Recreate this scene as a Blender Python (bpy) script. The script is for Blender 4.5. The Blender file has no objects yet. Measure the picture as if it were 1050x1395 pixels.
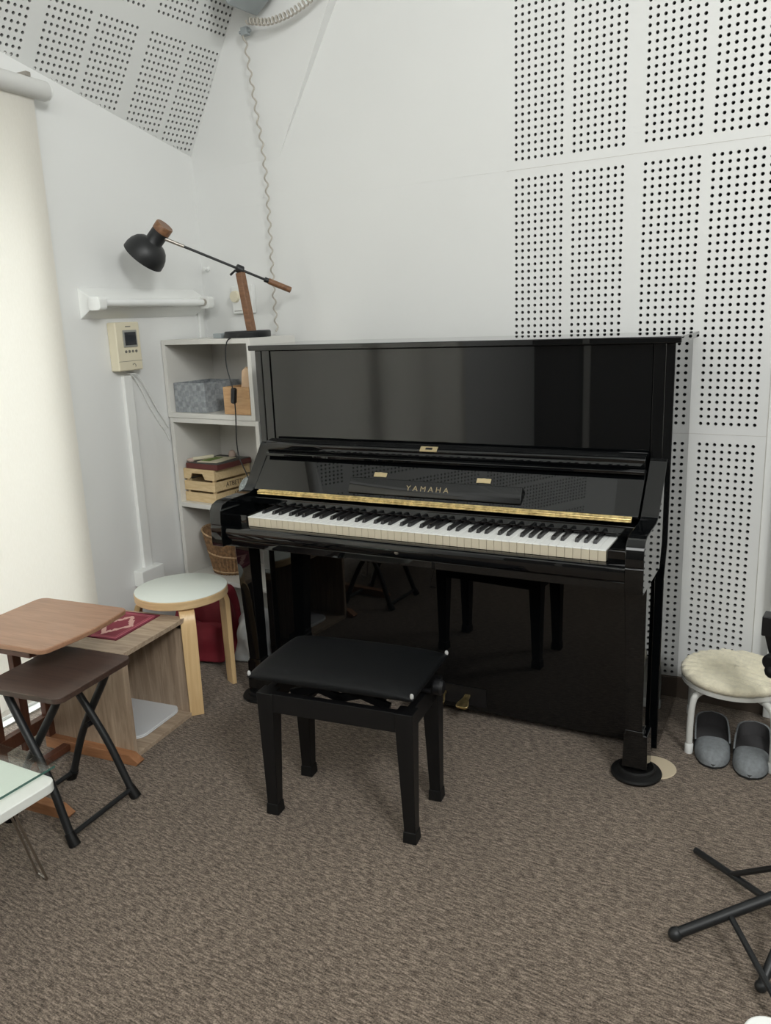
import bpy, math, random
from math import sin, cos, pi, radians, sqrt, atan2
from mathutils import Vector, Matrix
random.seed(7)
SC = bpy.context.scene
COL = SC.collection

# ---------------------------------------------------------------- materials
def new_mat(name):
    m = bpy.data.materials.new(name); m.use_nodes = True
    nt = m.node_tree
    return m, nt, nt.nodes, nt.links, nt.nodes['Principled BSDF']

def pmat(name, col, rough=.5, metal=0., spec=.5, bump=0., bscale=200., var=0., vscale=8., coat=0., sheen=0., ior=1.5):
    """plain principled surface with optional colour variation and fine bump"""
    m, nt, N, L, b = new_mat(name)
    b.inputs['Base Color'].default_value = (*col, 1)
    b.inputs['Roughness'].default_value = rough
    b.inputs['Metallic'].default_value = metal
    b.inputs['Specular IOR Level'].default_value = spec
    b.inputs['IOR'].default_value = ior
    b.inputs['Coat Weight'].default_value = coat
    b.inputs['Coat Roughness'].default_value = .03
    b.inputs['Sheen Weight'].default_value = sheen
    tc = N.new('ShaderNodeTexCoord')
    if var > 0:
        n = N.new('ShaderNodeTexNoise'); n.inputs['Scale'].default_value = vscale; n.inputs['Detail'].default_value = 4
        L.new(tc.outputs['Object'], n.inputs['Vector'])
        r = N.new('ShaderNodeValToRGB')
        r.color_ramp.elements[0].color = (*[c * (1 - var) for c in col], 1)
        r.color_ramp.elements[1].color = (*[min(1, c * (1 + var)) for c in col], 1)
        r.color_ramp.elements[0].position = .3; r.color_ramp.elements[1].position = .7
        L.new(n.outputs['Fac'], r.inputs['Fac']); L.new(r.outputs['Color'], b.inputs['Base Color'])
    if bump > 0:
        n2 = N.new('ShaderNodeTexNoise'); n2.inputs['Scale'].default_value = bscale; n2.inputs['Detail'].default_value = 3
        L.new(tc.outputs['Object'], n2.inputs['Vector'])
        bp = N.new('ShaderNodeBump'); bp.inputs['Strength'].default_value = bump; bp.inputs['Distance'].default_value = .002
        L.new(n2.outputs['Fac'], bp.inputs['Height']); L.new(bp.outputs['Normal'], b.inputs['Normal'])
    return m

def wood(name, c1, c2, scale=(3, 40, 40), rough=.45, detail=6., dist=1.5, coat=0.):
    m, nt, N, L, b = new_mat(name)
    tc = N.new('ShaderNodeTexCoord'); mp = N.new('ShaderNodeMapping'); mp.inputs['Scale'].default_value = scale
    L.new(tc.outputs['Object'], mp.inputs['Vector'])
    n = N.new('ShaderNodeTexNoise'); n.inputs['Scale'].default_value = 1.; n.inputs['Detail'].default_value = detail
    n.inputs['Distortion'].default_value = dist; n.inputs['Roughness'].default_value = .6
    L.new(mp.outputs['Vector'], n.inputs['Vector'])
    r = N.new('ShaderNodeValToRGB'); r.color_ramp.elements[0].color = (*c1, 1); r.color_ramp.elements[1].color = (*c2, 1)
    r.color_ramp.elements[0].position = .32; r.color_ramp.elements[1].position = .68
    L.new(n.outputs['Fac'], r.inputs['Fac']); L.new(r.outputs['Color'], b.inputs['Base Color'])
    b.inputs['Roughness'].default_value = rough; b.inputs['Coat Weight'].default_value = coat
    bp = N.new('ShaderNodeBump'); bp.inputs['Strength'].default_value = .15; bp.inputs['Distance'].default_value = .001
    L.new(n.outputs['Fac'], bp.inputs['Height']); L.new(bp.outputs['Normal'], b.inputs['Normal'])
    return m

def carpet_mat():
    m, nt, N, L, b = new_mat('loop_pile_carpet')
    tc = N.new('ShaderNodeTexCoord')
    mp = N.new('ShaderNodeMapping'); mp.inputs['Rotation'].default_value = (0, 0, radians(-8)); mp.inputs['Scale'].default_value = (40, 175, 1)
    L.new(tc.outputs['Object'], mp.inputs['Vector'])
    n1 = N.new('ShaderNodeTexNoise'); n1.inputs['Scale'].default_value = 1.; n1.inputs['Detail'].default_value = 5; n1.inputs['Roughness'].default_value = .75
    L.new(mp.outputs['Vector'], n1.inputs['Vector'])
    n2 = N.new('ShaderNodeTexNoise'); n2.inputs['Scale'].default_value = 260.; n2.inputs['Detail'].default_value = 2
    L.new(tc.outputs['Object'], n2.inputs['Vector'])
    n3 = N.new('ShaderNodeTexNoise'); n3.inputs['Scale'].default_value = 3.; n3.inputs['Detail'].default_value = 3
    L.new(tc.outputs['Object'], n3.inputs['Vector'])
    mx = N.new('ShaderNodeMix'); mx.data_type = 'FLOAT'; mx.inputs['Factor'].default_value = .30
    L.new(n1.outputs['Fac'], mx.inputs[2]); L.new(n2.outputs['Fac'], mx.inputs[3])
    r = N.new('ShaderNodeValToRGB'); e = r.color_ramp.elements
    e[0].position = .395; e[0].color = (.045, .035, .027, 1)
    e[1].position = .615; e[1].color = (.34, .275, .22, 1)
    k = e.new(.5); k.color = (.150, .118, .092, 1)
    L.new(mx.outputs[0], r.inputs['Fac'])
    hs = N.new('ShaderNodeHueSaturation'); L.new(r.outputs['Color'], hs.inputs['Color'])
    mr = N.new('ShaderNodeMapRange'); mr.inputs['To Min'].default_value = .86; mr.inputs['To Max'].default_value = 1.12
    L.new(n3.outputs['Fac'], mr.inputs['Value']); L.new(mr.outputs['Result'], hs.inputs['Value'])
    L.new(hs.outputs['Color'], b.inputs['Base Color'])
    b.inputs['Roughness'].default_value = 1.; b.inputs['Specular IOR Level'].default_value = .05
    b.inputs['Sheen Weight'].default_value = .15
    bp = N.new('ShaderNodeBump'); bp.inputs['Strength'].default_value = .6; bp.inputs['Distance'].default_value = .004
    L.new(mx.outputs[0], bp.inputs['Height']); L.new(bp.outputs['Normal'], b.inputs['Normal'])
    return m

def wall_mat(name, col):
    return pmat(name, col, rough=.75, spec=.25, bump=.06, bscale=90., var=.015, vscale=1.6)

M = {}
M['wall'] = wall_mat('white_painted_board', (.752, .758, .745))
M['ceil'] = wall_mat('white_ceiling_board', (.70, .71, .695))
M['hole'] = pmat('dark_hole_backing', (.012, .013, .014), .9, spec=.1)
M['tube'] = pmat('hole_edge_board', (.30, .30, .29), .9, spec=.1)
M['carpet'] = carpet_mat()
M['skirt'] = pmat('brown_baseboard', (.12, .092, .072), .8)
M['dimwall'] = pmat('dim_back_wall', (.16, .15, .14), .8)
M['lacquer'] = pmat('black_piano_lacquer', (.0022, .0026, .0030), .022, spec=.62, coat=0., ior=1.52)
M['lidlac'] = pmat('black_piano_lacquer_lid', (.0022, .0026, .0030), .008, spec=.62, ior=1.52)
M['satin'] = pmat('black_satin_paint', (.006, .006, .007), .35)
M['brass'] = pmat('polished_brass', (.78, .57, .27), .33, metal=1., var=.4, vscale=55)
M['gold'] = pmat('gold_lettering', (.40, .33, .21), .35, metal=1.)
M['plate'] = pmat('brass_plate', (.80, .66, .40), .35, metal=1.)
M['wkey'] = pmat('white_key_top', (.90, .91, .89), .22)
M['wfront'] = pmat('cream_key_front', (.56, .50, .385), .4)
M['bkey'] = pmat('black_key', (.012, .012, .013), .3)
M['felt'] = pmat('dark_felt', (.008, .006, .006), .95, spec=.1)
M['steel'] = pmat('brushed_steel', (.42, .39, .35), .35, metal=1.)
M['chrome'] = pmat('chrome', (.7, .7, .7), .18, metal=1.)
M['vinyl'] = pmat('black_vinyl_leather', (.0035, .004, .0046), .46, spec=.2, bump=.25, bscale=350.)
M['blackwood'] = pmat('black_painted_wood', (.0045, .0045, .005), .42, spec=.35)
M['rubber'] = pmat('black_rubber', (.005, .005, .005), .55, spec=.3)
M['tear'] = pmat('torn_vinyl_backing', (.45, .45, .44), .8, bump=1., bscale=300.)
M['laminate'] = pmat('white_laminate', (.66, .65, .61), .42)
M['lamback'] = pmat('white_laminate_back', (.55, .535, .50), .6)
M['blackmetal'] = pmat('matte_black_metal', (.010, .011, .012), .45)
M['walnut'] = wood('walnut_stain', (.14, .065, .032), (.24, .12, .06), (6, 60, 60), .4)
M['birch'] = wood('birch_lacquer', (.62, .41, .20), (.74, .53, .28), (50, 50, 3), .35)
M['birchedge'] = wood('birch_ply_edge', (.55, .38, .20), (.68, .49, .27), (6, 6, 80), .4)
M['stooltop'] = pmat('pale_linoleum', (.73, .78, .73), .35)
M['oak'] = wood('sonoma_oak', (.30, .22, .155), (.50, .39, .285), (4, 45, 45), .55)
M['oakv'] = wood('sonoma_oak_upright', (.27, .195, .135), (.47, .36, .26), (45, 45, 3.5), .55)
M['mahog'] = wood('mahogany_veneer', (.29, .155, .09), (.39, .215, .13), (5, 60, 60), .32)
M['mahogdark'] = wood('mahogany_frame', (.075, .026, .015), (.13, .05, .028), (50, 50, 5), .4)
M['runner'] = wood('reddish_runner', (.26, .115, .05), (.38, .18, .085), (6, 50, 50), .45)
M['wenge'] = wood('wenge_laminate', (.038, .022, .017), (.075, .045, .034), (4, 60, 60), .38)
M['whitepaint'] = pmat('white_gloss_board', (.74, .76, .72), .35)
M['cassette'] = pmat('grey_white_plastic', (.60, .60, .58), .5)
M['cream'] = pmat('cream_plastic', (.70, .645, .49), .45)
M['white_pl'] = pmat('white_plastic', (.78, .79, .77), .4)
M['screen'] = pmat('dark_lcd', (.018, .02, .026), .12)
M['greyframe'] = pmat('grey_plastic', (.28, .28, .26), .4)
M['btn'] = pmat('grey_button', (.16, .155, .13), .5)
M['cord'] = pmat('grey_beige_cord', (.44, .41, .36), .55)
M['greybox'] = pmat('grey_metal_box', (.30, .33, .34), .5)
M['fluffy'] = pmat('cream_boucle', (.78, .725, .56), 1., spec=.05, bump=1., bscale=170., var=.08, vscale=60, sheen=.4)
M['whitemetal'] = pmat('white_powder_coat', (.62, .62, .59), .35)
M['slipper'] = pmat('grey_felt', (.21, .225, .235), .95, spec=.1, bump=.6, bscale=320., var=.12, vscale=90)
M['slipin'] = pmat('dark_grey_lining', (.07, .068, .07), .95, spec=.1, bump=.3, bscale=300.)
M['sole'] = pmat('black_sole', (.012, .012, .012), .7)
M['redcloth'] = pmat('red_nylon', (.17, .006, .016), .7, bump=.4, bscale=30., var=.12, vscale=14)
M['plasticbag'] = pmat('translucent_plastic_bag', (.46, .47, .47), .35, bump=1., bscale=40.)
M['softwood'] = wood('pale_softwood', (.58, .42, .22), (.72, .56, .33), (8, 60, 60), .6)
M['boxwood'] = wood('light_box_wood', (.50, .29, .14), (.62, .39, .20), (10, 60, 60), .55)
M['pine'] = pmat('pale_pine', (.60, .42, .27), .6, var=.1, vscale=30)
M['ink'] = pmat('burnt_ink', (.05, .028, .018), .8)
M['redbook'] = pmat('dark_red_cover', (.115, .028, .024), .55)
M['bookgrey'] = pmat('dark_grey_cover', (.06, .062, .058), .6)
M['paper'] = pmat('cream_paper', (.66, .61, .46), .75)
M['greenink'] = pmat('green_print', (.16, .23, .06), .75, var=.5, vscale=60)
M['tray'] = pmat('white_tray', (.68, .70, .72), .4)
M['pinkish'] = pmat('pale_pink_paper', (.52, .40, .34), .7)
M['felty'] = pmat('cream_felt_pad', (.58, .49, .35), .9)
M['stone'] = pmat('grey_speckled', (.40, .44, .44), .7, var=.45, vscale=120)

def basket_mat():
    m, nt, N, L, b = new_mat('grey_woven_strap')
    tc = N.new('ShaderNodeTexCoord')
    ck = N.new('ShaderNodeTexChecker'); ck.inputs['Scale'].default_value = 42.
    ck.inputs['Color1'].default_value = (.25, .27, .285, 1); ck.inputs['Color2'].default_value = (.31, .33, .345, 1)
    L.new(tc.outputs['Object'], ck.inputs['Vector'])
    n = N.new('ShaderNodeTexNoise'); n.inputs['Scale'].default_value = 60; L.new(tc.outputs['Object'], n.inputs['Vector'])
    mx = N.new('ShaderNodeMix'); mx.data_type = 'RGBA'; mx.blend_type = 'OVERLAY'; mx.inputs['Factor'].default_value = .5
    L.new(ck.outputs['Color'], mx.inputs[6]); L.new(n.outputs['Fac'], mx.inputs[7])
    L.new(mx.outputs[2], b.inputs['Base Color']); b.inputs['Roughness'].default_value = .6
    bp = N.new('ShaderNodeBump'); bp.inputs['Strength'].default_value = .5; bp.inputs['Distance'].default_value = .003
    L.new(ck.outputs['Fac'], bp.inputs['Height']); L.new(bp.outputs['Normal'], b.inputs['Normal'])
    return m
M['weave'] = basket_mat()

def wicker_mat():
    return pmat('brown_wicker', (.27, .155, .075), .7, var=.45, vscale=70)
M['wicker'] = wicker_mat()
M['wickerlight'] = pmat('pale_wicker', (.45, .30, .17), .7, var=.3, vscale=70)

def mat_rug():
    """small oriental mat: nested borders and a pale wreath, in the mat's own coordinates (unit square)"""
    m, nt, N, L, b = new_mat('oriental_mat_pattern')
    tc = N.new('ShaderNodeTexCoord'); sep = N.new('ShaderNodeSeparateXYZ'); L.new(tc.outputs['Object'], sep.inputs[0])
    def math(op, a, b2=None, v=None):
        n = N.new('ShaderNodeMath'); n.operation = op
        L.new(a, n.inputs[0])
        if b2 is not None: L.new(b2, n.inputs[1])
        if v is not None: n.inputs[1].default_value = v
        return n.outputs[0]
    ax = math('ABSOLUTE', sep.outputs[0]); ay = math('ABSOLUTE', sep.outputs[1])
    dx = math('SUBTRACT', math('MULTIPLY', ax, v=-1.), v=-.088); dy = math('SUBTRACT', math('MULTIPLY', ay, v=-1.), v=-.12)
    edge = math('MINIMUM', dx, dy)          # distance to the mat's rim
    r1 = N.new('ShaderNodeValToRGB'); L.new(math('MULTIPLY', edge, v=12.), r1.inputs['Fac'])
    e = r1.color_ramp.elements; r1.color_ramp.interpolation = 'CONSTANT'
    e[0].position = 0; e[0].color = (.17, .02, .04, 1)
    e[1].position = .12; e[1].color = (.42, .10, .14, 1)
    for p, c in ((.2, (.24, .04, .065, 1)), (.26, (.36, .11, .13, 1)), (.30, (.21, .03, .05, 1))):
        k = e.new(p); k.color = c
    # wreath : diamond-ish ring
    rr = math('ADD', math('MULTIPLY', ax, v=16.), math('MULTIPLY', ay, v=11.))
    nz = N.new('ShaderNodeTexNoise'); nz.inputs['Scale'].default_value = 70.; L.new(tc.outputs['Object'], nz.inputs['Vector'])
    rr2 = math('ADD', rr, math('MULTIPLY', nz.outputs['Fac'], v=.5))
    ring = math('ABSOLUTE', math('SUBTRACT', rr2, v=1.1))
    on = math('LESS_THAN', ring, v=.15)
    mx = N.new('ShaderNodeMix'); mx.data_type = 'RGBA'; L.new(on, mx.inputs['Factor'])
    L.new(r1.outputs['Color'], mx.inputs[6]); mx.inputs[7].default_value = (.60, .36, .32, 1)
    L.new(mx.outputs[2], b.inputs['Base Color']); b.inputs['Roughness'].default_value = .95
    return m
M['rug'] = mat_rug()

def blind_mat():
    m, nt, N, L, b = new_mat('cream_roller_fabric')
    N.remove(b)
    out = N['Material Output']
    tc = N.new('ShaderNodeTexCoord'); mp = N.new('ShaderNodeMapping'); mp.inputs['Scale'].default_value = (300, 300, 60)
    L.new(tc.outputs['Object'], mp.inputs['Vector'])
    n = N.new('ShaderNodeTexNoise'); n.inputs['Scale'].default_value = 1.; L.new(mp.outputs['Vector'], n.inputs['Vector'])
    r = N.new('ShaderNodeValToRGB'); r.color_ramp.elements[0].color = (.77, .745, .695, 1); r.color_ramp.elements[1].color = (.83, .81, .765, 1)
    L.new(n.outputs['Fac'], r.inputs['Fac'])
    d = N.new('ShaderNodeBsdfDiffuse'); t = N.new('ShaderNodeBsdfTranslucent'); mx = N.new('ShaderNodeMixShader')
    L.new(r.outputs['Color'], d.inputs['Color']); L.new(r.outputs['Color'], t.inputs['Color'])
    mx.inputs['Fac'].default_value = .5
    L.new(d.outputs[0], mx.inputs[1]); L.new(t.outputs[0], mx.inputs[2]); L.new(mx.outputs[0], out.inputs['Surface'])
    return m
M['blind'] = blind_mat()

def glass_mat(name, tint):
    m, nt, N, L, b = new_mat(name)
    N.remove(b); out = N['Material Output']
    t = N.new('ShaderNodeBsdfTransparent'); t.inputs['Color'].default_value = (*tint, 1)
    g = N.new('ShaderNodeBsdfGlossy'); g.inputs['Roughness'].default_value = .01
    lw_ = N.new('ShaderNodeLayerWeight'); lw_.inputs['Blend'].default_value = .5
    pw = N.new('ShaderNodeMath'); pw.operation = 'POWER'; pw.inputs[1].default_value = 5.; L.new(lw_.outputs['Facing'], pw.inputs[0])
    f = N.new('ShaderNodeMath'); f.operation = 'MULTIPLY_ADD'; f.inputs[1].default_value = .9; f.inputs[2].default_value = .04; L.new(pw.outputs[0], f.inputs[0])
    mx = N.new('ShaderNodeMixShader'); L.new(f.outputs[0], mx.inputs['Fac'])
    L.new(t.outputs[0], mx.inputs[1]); L.new(g.outputs[0], mx.inputs[2]); L.new(mx.outputs[0], out.inputs['Surface'])
    return m
M['glass'] = glass_mat('window_glass', (.96, .98, .98))
M['tableglass'] = glass_mat('table_glass', (.95, .98, .965))
M['glassedge'] = pmat('green_glass_edge', (.05, .12, .10), .1)

# ---------------------------------------------------------------- mesh builder
class MB:
    def __init__(s): s.v = []; s.f = []; s.mi = []
    def add(s, vs, fs, mi=0, mat=None):
        o = len(s.v)
        for p in vs:
            p = Vector(p)
            if mat is not None: p = mat @ p
            s.v.append(tuple(p))
        for f in fs: s.f.append(tuple(i + o for i in f)); s.mi.append(mi)
        return s
    def box(s, x0, x1, y0, y1, z0, z1, mi=0, mat=None):
        vs = [(x0, y0, z0), (x1, y0, z0), (x1, y1, z0), (x0, y1, z0), (x0, y0, z1), (x1, y0, z1), (x1, y1, z1), (x0, y1, z1)]
        return s.add(vs, [(3, 2, 1, 0), (4, 5, 6, 7), (0, 1, 5, 4), (1, 2, 6, 5), (2, 3, 7, 6), (3, 0, 4, 7)], mi, mat)
    def frustum(s, c0, h0, c1, h1, mi=0, mat=None):
        """tapered square bar between two rectangles: centre (x,y,z), half sizes (hx,hy)"""
        vs = []
        for c, h in ((c0, h0), (c1, h1)):
            vs += [(c[0] - h[0], c[1] - h[1], c[2]), (c[0] + h[0], c[1] - h[1], c[2]), (c[0] + h[0], c[1] + h[1], c[2]), (c[0] - h[0], c[1] + h[1], c[2])]
        return s.add(vs, [(3, 2, 1, 0), (4, 5, 6, 7), (0, 1, 5, 4), (1, 2, 6, 5), (2, 3, 7, 6), (3, 0, 4, 7)], mi, mat)
    def prism(s, poly, a0, a1, axis='x', mi=0, mat=None):
        """poly in the plane across axis; axis x: (y,z), y: (x,z), z: (x,y)"""
        n = len(poly)
        def p(q, a): return {'x': (a, q[0], q[1]), 'y': (q[0], a, q[1]), 'z': (q[0], q[1], a)}[axis]
        vs = [p(q, a0) for q in poly] + [p(q, a1) for q in poly]
        fs = [tuple(range(n - 1, -1, -1)), tuple(range(n, 2 * n))] + [(i, (i + 1) % n, n + (i + 1) % n, n + i) for i in range(n)]
        return s.add(vs, fs, mi, mat)
    def lathe(s, prof, n=32, mi=0, mat=None, cap0=True, cap1=True):
        vs = []; fs = []
        for r, z in prof:
            for k in range(n): a = 2 * pi * k / n; vs.append((r * cos(a), r * sin(a), z))
        for i in range(len(prof) - 1):
            for k in range(n): fs.append((i * n + k, i * n + (k + 1) % n, (i + 1) * n + (k + 1) % n, (i + 1) * n + k))
        if cap0: fs.append(tuple(range(n - 1, -1, -1)))
        if cap1: fs.append(tuple((len(prof) - 1) * n + k for k in range(n)))
        return s.add(vs, fs, mi, mat)
    def tube(s, pts, r, n=8, mi=0, mat=None, closed=False):
        P = [Vector(p) for p in pts]; R = r if isinstance(r, (list, tuple)) else [r] * len(P)
        vs = []; fs = []; m = len(P)
        t0 = (P[1] - P[0]).normalized()
        up = Vector((0, 0, 1)) if abs(t0.z) < .9 else Vector((1, 0, 0))
        nn = (up - up.dot(t0) * t0).normalized()
        for i in range(m):
            if closed: t = (P[(i + 1) % m] - P[i - 1]).normalized()
            elif i == 0: t = t0
            elif i == m - 1: t = (P[-1] - P[-2]).normalized()
            else: t = ((P[i + 1] - P[i]).normalized() + (P[i] - P[i - 1]).normalized()).normalized()
            nn = (nn - nn.dot(t) * t).normalized(); bb = t.cross(nn)
            for k in range(n):
                a = 2 * pi * k / n; vs.append(tuple(P[i] + R[i] * (cos(a) * nn + sin(a) * bb)))
        for i in range(m if closed else m - 1):
            j = (i + 1) % m
            for k in range(n): fs.append((i * n + k, i * n + (k + 1) % n, j * n + (k + 1) % n, j * n + k))
        if not closed:
            fs.append(tuple(range(n - 1, -1, -1))); fs.append(tuple((m - 1) * n + k for k in range(n)))
        return s.add(vs, fs, mi, mat)
    def sphere(s, c, r, n=16, mi=0, mat=None, sc=(1, 1, 1)):
        vs = [(c[0], c[1], c[2] - r * sc[2])]; fs = []; h = n // 2
        for i in range(1, h):
            th = -pi / 2 + pi * i / h
            for k in range(n):
                a = 2 * pi * k / n
                vs.append((c[0] + r * sc[0] * cos(th) * cos(a), c[1] + r * sc[1] * cos(th) * sin(a), c[2] + r * sc[2] * sin(th)))
        vs.append((c[0], c[1], c[2] + r * sc[2])); last = len(vs) - 1
        for k in range(n): fs.append((0, 1 + (k + 1) % n, 1 + k)); fs.append((last, last - n + k, last - n + (k + 1) % n))
        for i in range(h - 2):
            for k in range(n):
                a = 1 + i * n; fs.append((a + k, a + (k + 1) % n, a + n + (k + 1) % n, a + n + k))
        return s.add(vs, fs, mi, mat)
    def build(s, name, mats, parent=None, bevel=0., seg=2, smooth=True, loc=None, rotz=None, angle=.6, subsurf=0):
        me = bpy.data.meshes.new(name); me.from_pydata(s.v, [], s.f)
        if not isinstance(mats, (list, tuple)): mats = [mats]
        for m in mats: me.materials.append(m)
        if len(mats) > 1: me.polygons.foreach_set('material_index', s.mi)
        if smooth:
            me.polygons.foreach_set('use_smooth', [True] * len(me.polygons)); me.set_sharp_from_angle(angle=angle)
        me.validate(); me.update()
        o = bpy.data.objects.new(name, me); COL.objects.link(o)
        if parent: o.parent = parent
        if loc: o.location = loc
        if rotz is not None: o.rotation_euler = (0, 0, rotz)
        if bevel > 0:
            b = o.modifiers.new('edge', 'BEVEL'); b.width = bevel; b.segments = seg; b.limit_method = 'ANGLE'; b.angle_limit = radians(40)
            b.harden_normals = True
        if subsurf:
            sd = o.modifiers.new('round', 'SUBSURF'); sd.levels = subsurf; sd.render_levels = subsurf
        return o

def tag(o, label=None, cat=None, group=None, kind=None):
    if label: o['label'] = label
    if cat: o['category'] = cat
    if group: o['group'] = group
    if kind: o['kind'] = kind
    return o
def thing(name, label, cat, loc=(0, 0, 0), rotz=0., group=None):
    o = bpy.data.objects.new(name, None); COL.objects.link(o)
    o.empty_display_size = .05; o.location = loc; o.rotation_euler = (0, 0, rotz)
    return tag(o, label, cat, group)
def part(name, mb, m, parent, label=None, **k):
    o = mb.build(name, m, parent, **k)
    if label: o['label'] = label
    return o
def copy_tree(o, parent=None):
    c = o.copy(); COL.objects.link(c); c.parent = parent
    for ch in list(o.children): copy_tree(ch, c)
    return c
def rrect(w, d, r, n=6, cx=0, cy=0):
    P = []
    for sx, sy, a0 in ((1, 1, 0), (-1, 1, 90), (-1, -1, 180), (1, -1, 270)):
        for k in range(n + 1):
            a = radians(a0 + 90 * k / n); P.append((cx + sx * (w / 2 - r) + r * cos(a), cy + sy * (d / 2 - r) + r * sin(a)))
    return P
def align(p, d):
    """matrix taking +z to direction d at point p"""
    return Matrix.Translation(Vector(p)) @ Vector(d).to_track_quat('Z', 'Y').to_matrix().to_4x4()
def text_mesh(s, size, extrude):
    cu = bpy.data.curves.new('lettering_curve', 'FONT'); cu.body = s; cu.size = size; cu.extrude = extrude; cu.align_x = 'CENTER'; cu.align_y = 'CENTER'
    cu.space_character = 1.0
    o = bpy.data.objects.new('lettering_tmp', cu); COL.objects.link(o)
    dg = bpy.context.evaluated_depsgraph_get(); dg.update()
    me = bpy.data.meshes.new_from_object(o.evaluated_get(dg))
    bpy.data.objects.remove(o); bpy.data.curves.remove(cu)
    return me

# ---------------------------------------------------------------- room
def perforated(u0, u1, v0, v1, blocks, P, nrm, rad=.0057, n=12, depth=.012):
    """board face in the (u,v) plane with real round holes; blocks = (bu, bv, nu, nv, pu, pv), bu,bv the first hole's centre"""
    mb = MB()
    us = sorted({u0, u1} | {round(b[0] - b[4] / 2, 5) for b in blocks} | {round(b[0] + b[4] * (b[2] - .5), 5) for b in blocks})
    vs_ = sorted({v0, v1} | {round(b[1] - b[5] / 2, 5) for b in blocks} | {round(b[1] + b[5] * (b[3] - .5), 5) for b in blocks})
    us = [u for u in us if u0 <= u <= u1]; vs_ = [v for v in vs_ if v0 <= v <= v1]
    V = mb.v; F = mb.f; MI = mb.mi
    ang = [pi / 4 + 2 * pi * k / n for k in range(n)]
    q = n // 4
    for i in range(len(us) - 1):
        for j in range(len(vs_) - 1):
            a, b, c, d = us[i], us[i + 1], vs_[j], vs_[j + 1]
            cu, cv = (a + b) / 2, (c + d) / 2
            blk = None
            for B in blocks:
                if B[0] - B[4] / 2 < cu < B[0] + B[4] * (B[2] - .5) and B[1] - B[5] / 2 < cv < B[1] + B[5] * (B[3] - .5): blk = B
            if blk is None:
                o = len(V); V.extend([tuple(P(a, c)), tuple(P(b, c)), tuple(P(b, d)), tuple(P(a, d))]); F.append((o, o + 1, o + 2, o + 3)); MI.append(0)
                continue
            nu = round((b - a) / blk[4]); nv = round((d - c) / blk[5])
            pu = (b - a) / nu; pv = (d - c) / nv
            for x in range(nu):
                for y in range(nv):
                    mu = a + (x + .5) * pu; mv = c + (y + .5) * pv; o = len(V)
                    V.extend([tuple(P(mu + sx * pu / 2, mv + sy * pv / 2)) for sx, sy in ((1, 1), (-1, 1), (-1, -1), (1, -1))])
                    ring = [P(mu + rad * cos(t), mv + rad * sin(t)) for t in ang]
                    V.extend([tuple(p) for p in ring]); V.extend([tuple(p - nrm * depth) for p in ring])
                    for k in range(4):
                        k2 = (k + 1) % 4
                        fr = [o + k] + [o + k2] + [o + 4 + (k * q + m) % n for m in range(q, -1, -1)]
                        F.append(tuple(fr)); MI.append(0)
                    for k in range(n):
                        k2 = (k + 1) % n
                        F.append((o + 4 + k, o + 4 + k2, o + 4 + n + k2, o + 4 + n + k)); MI.append(1)
                    F.append(tuple(o + 4 + n + k for k in range(n))); MI.append(2)
    return mb

PX = .024
# back wall: the plane y = 0
bl = []
for zrow in (.0925, 1.0025, 1.9125):
    for ub in (0., .212, .455, .667):
        bl.append((ub, zrow, 8, 36, PX, PX))
mb = perforated(-.037, .873, .0555, 2.786, bl, lambda u, v: Vector((u, 0, v)), Vector((0, -1, 0)))
mb.box(-2.6, -.037, 0, .02, 0, 5.2).box(.873, 3.3, .012, .03, 0, 5.2).box(-.037, .873, 0, .02, 2.786, 5.2)
mb.box(-.037, .873, 0, .02, 0, .0555)
mb.box(-2.6, -.0385, -.0007, 0, 1.8795, 1.8805)          # thin joint of the plain boards
wb = mb.build('wall_back', [M['wall'], M['tube'], M['hole']], smooth=False); tag(wb, kind='structure')
mb = MB()
for z in (.9675, 1.8775):
    mb.box(-.037, .873, -.0006, .0001, z - .0006, z + .0006)
mb.box(.8722, .8734, -.0006, .02, .0, 2.4)
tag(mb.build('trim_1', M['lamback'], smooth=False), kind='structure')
# recessed wall strip with an upright post right of the panels
mb = MB(); mb.box(.925, .965, -.03, .014, 0, 2.6)
tag(mb.build('trim_2', M['wall'], bevel=.004), kind='structure')
mb = MB(); mb.box(-1.56, 3.3, -.012, .0, .0, .078)
tag(mb.build('baseboard_back', M['skirt'], bevel=.002), kind='structure')
mb = MB(); mb.box(-2.6, 3.4, -6.2, .1, -.06, 0)
tag(mb.build('floor', M['carpet'], smooth=False), kind='structure')

# added wedge slab, thicker towards the top; its edge gives the slanting dark band
def wedge(z): return .085 * (z - 2.053)
mb = MB(); za, zb = 2.054, 3.6
xa, xb = -1.072, -1.072 + (zb - za) * .64
mb.add([(-2.3, .0, za), (xa, .0, za), (xb, .0, zb), (-2.3, 0, zb), (-2.3, -wedge(za), za), (xa, -wedge(za), za), (xb, -wedge(zb), zb), (-2.3, -wedge(zb), zb)],
       [(0, 1, 2, 3), (7, 6, 5, 4), (4, 5, 1, 0), (5, 6, 2, 1), (6, 7, 3, 2), (7, 4, 0, 3)])
tag(mb.build('trim_3', M['wall'], smooth=False), kind='structure')

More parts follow.
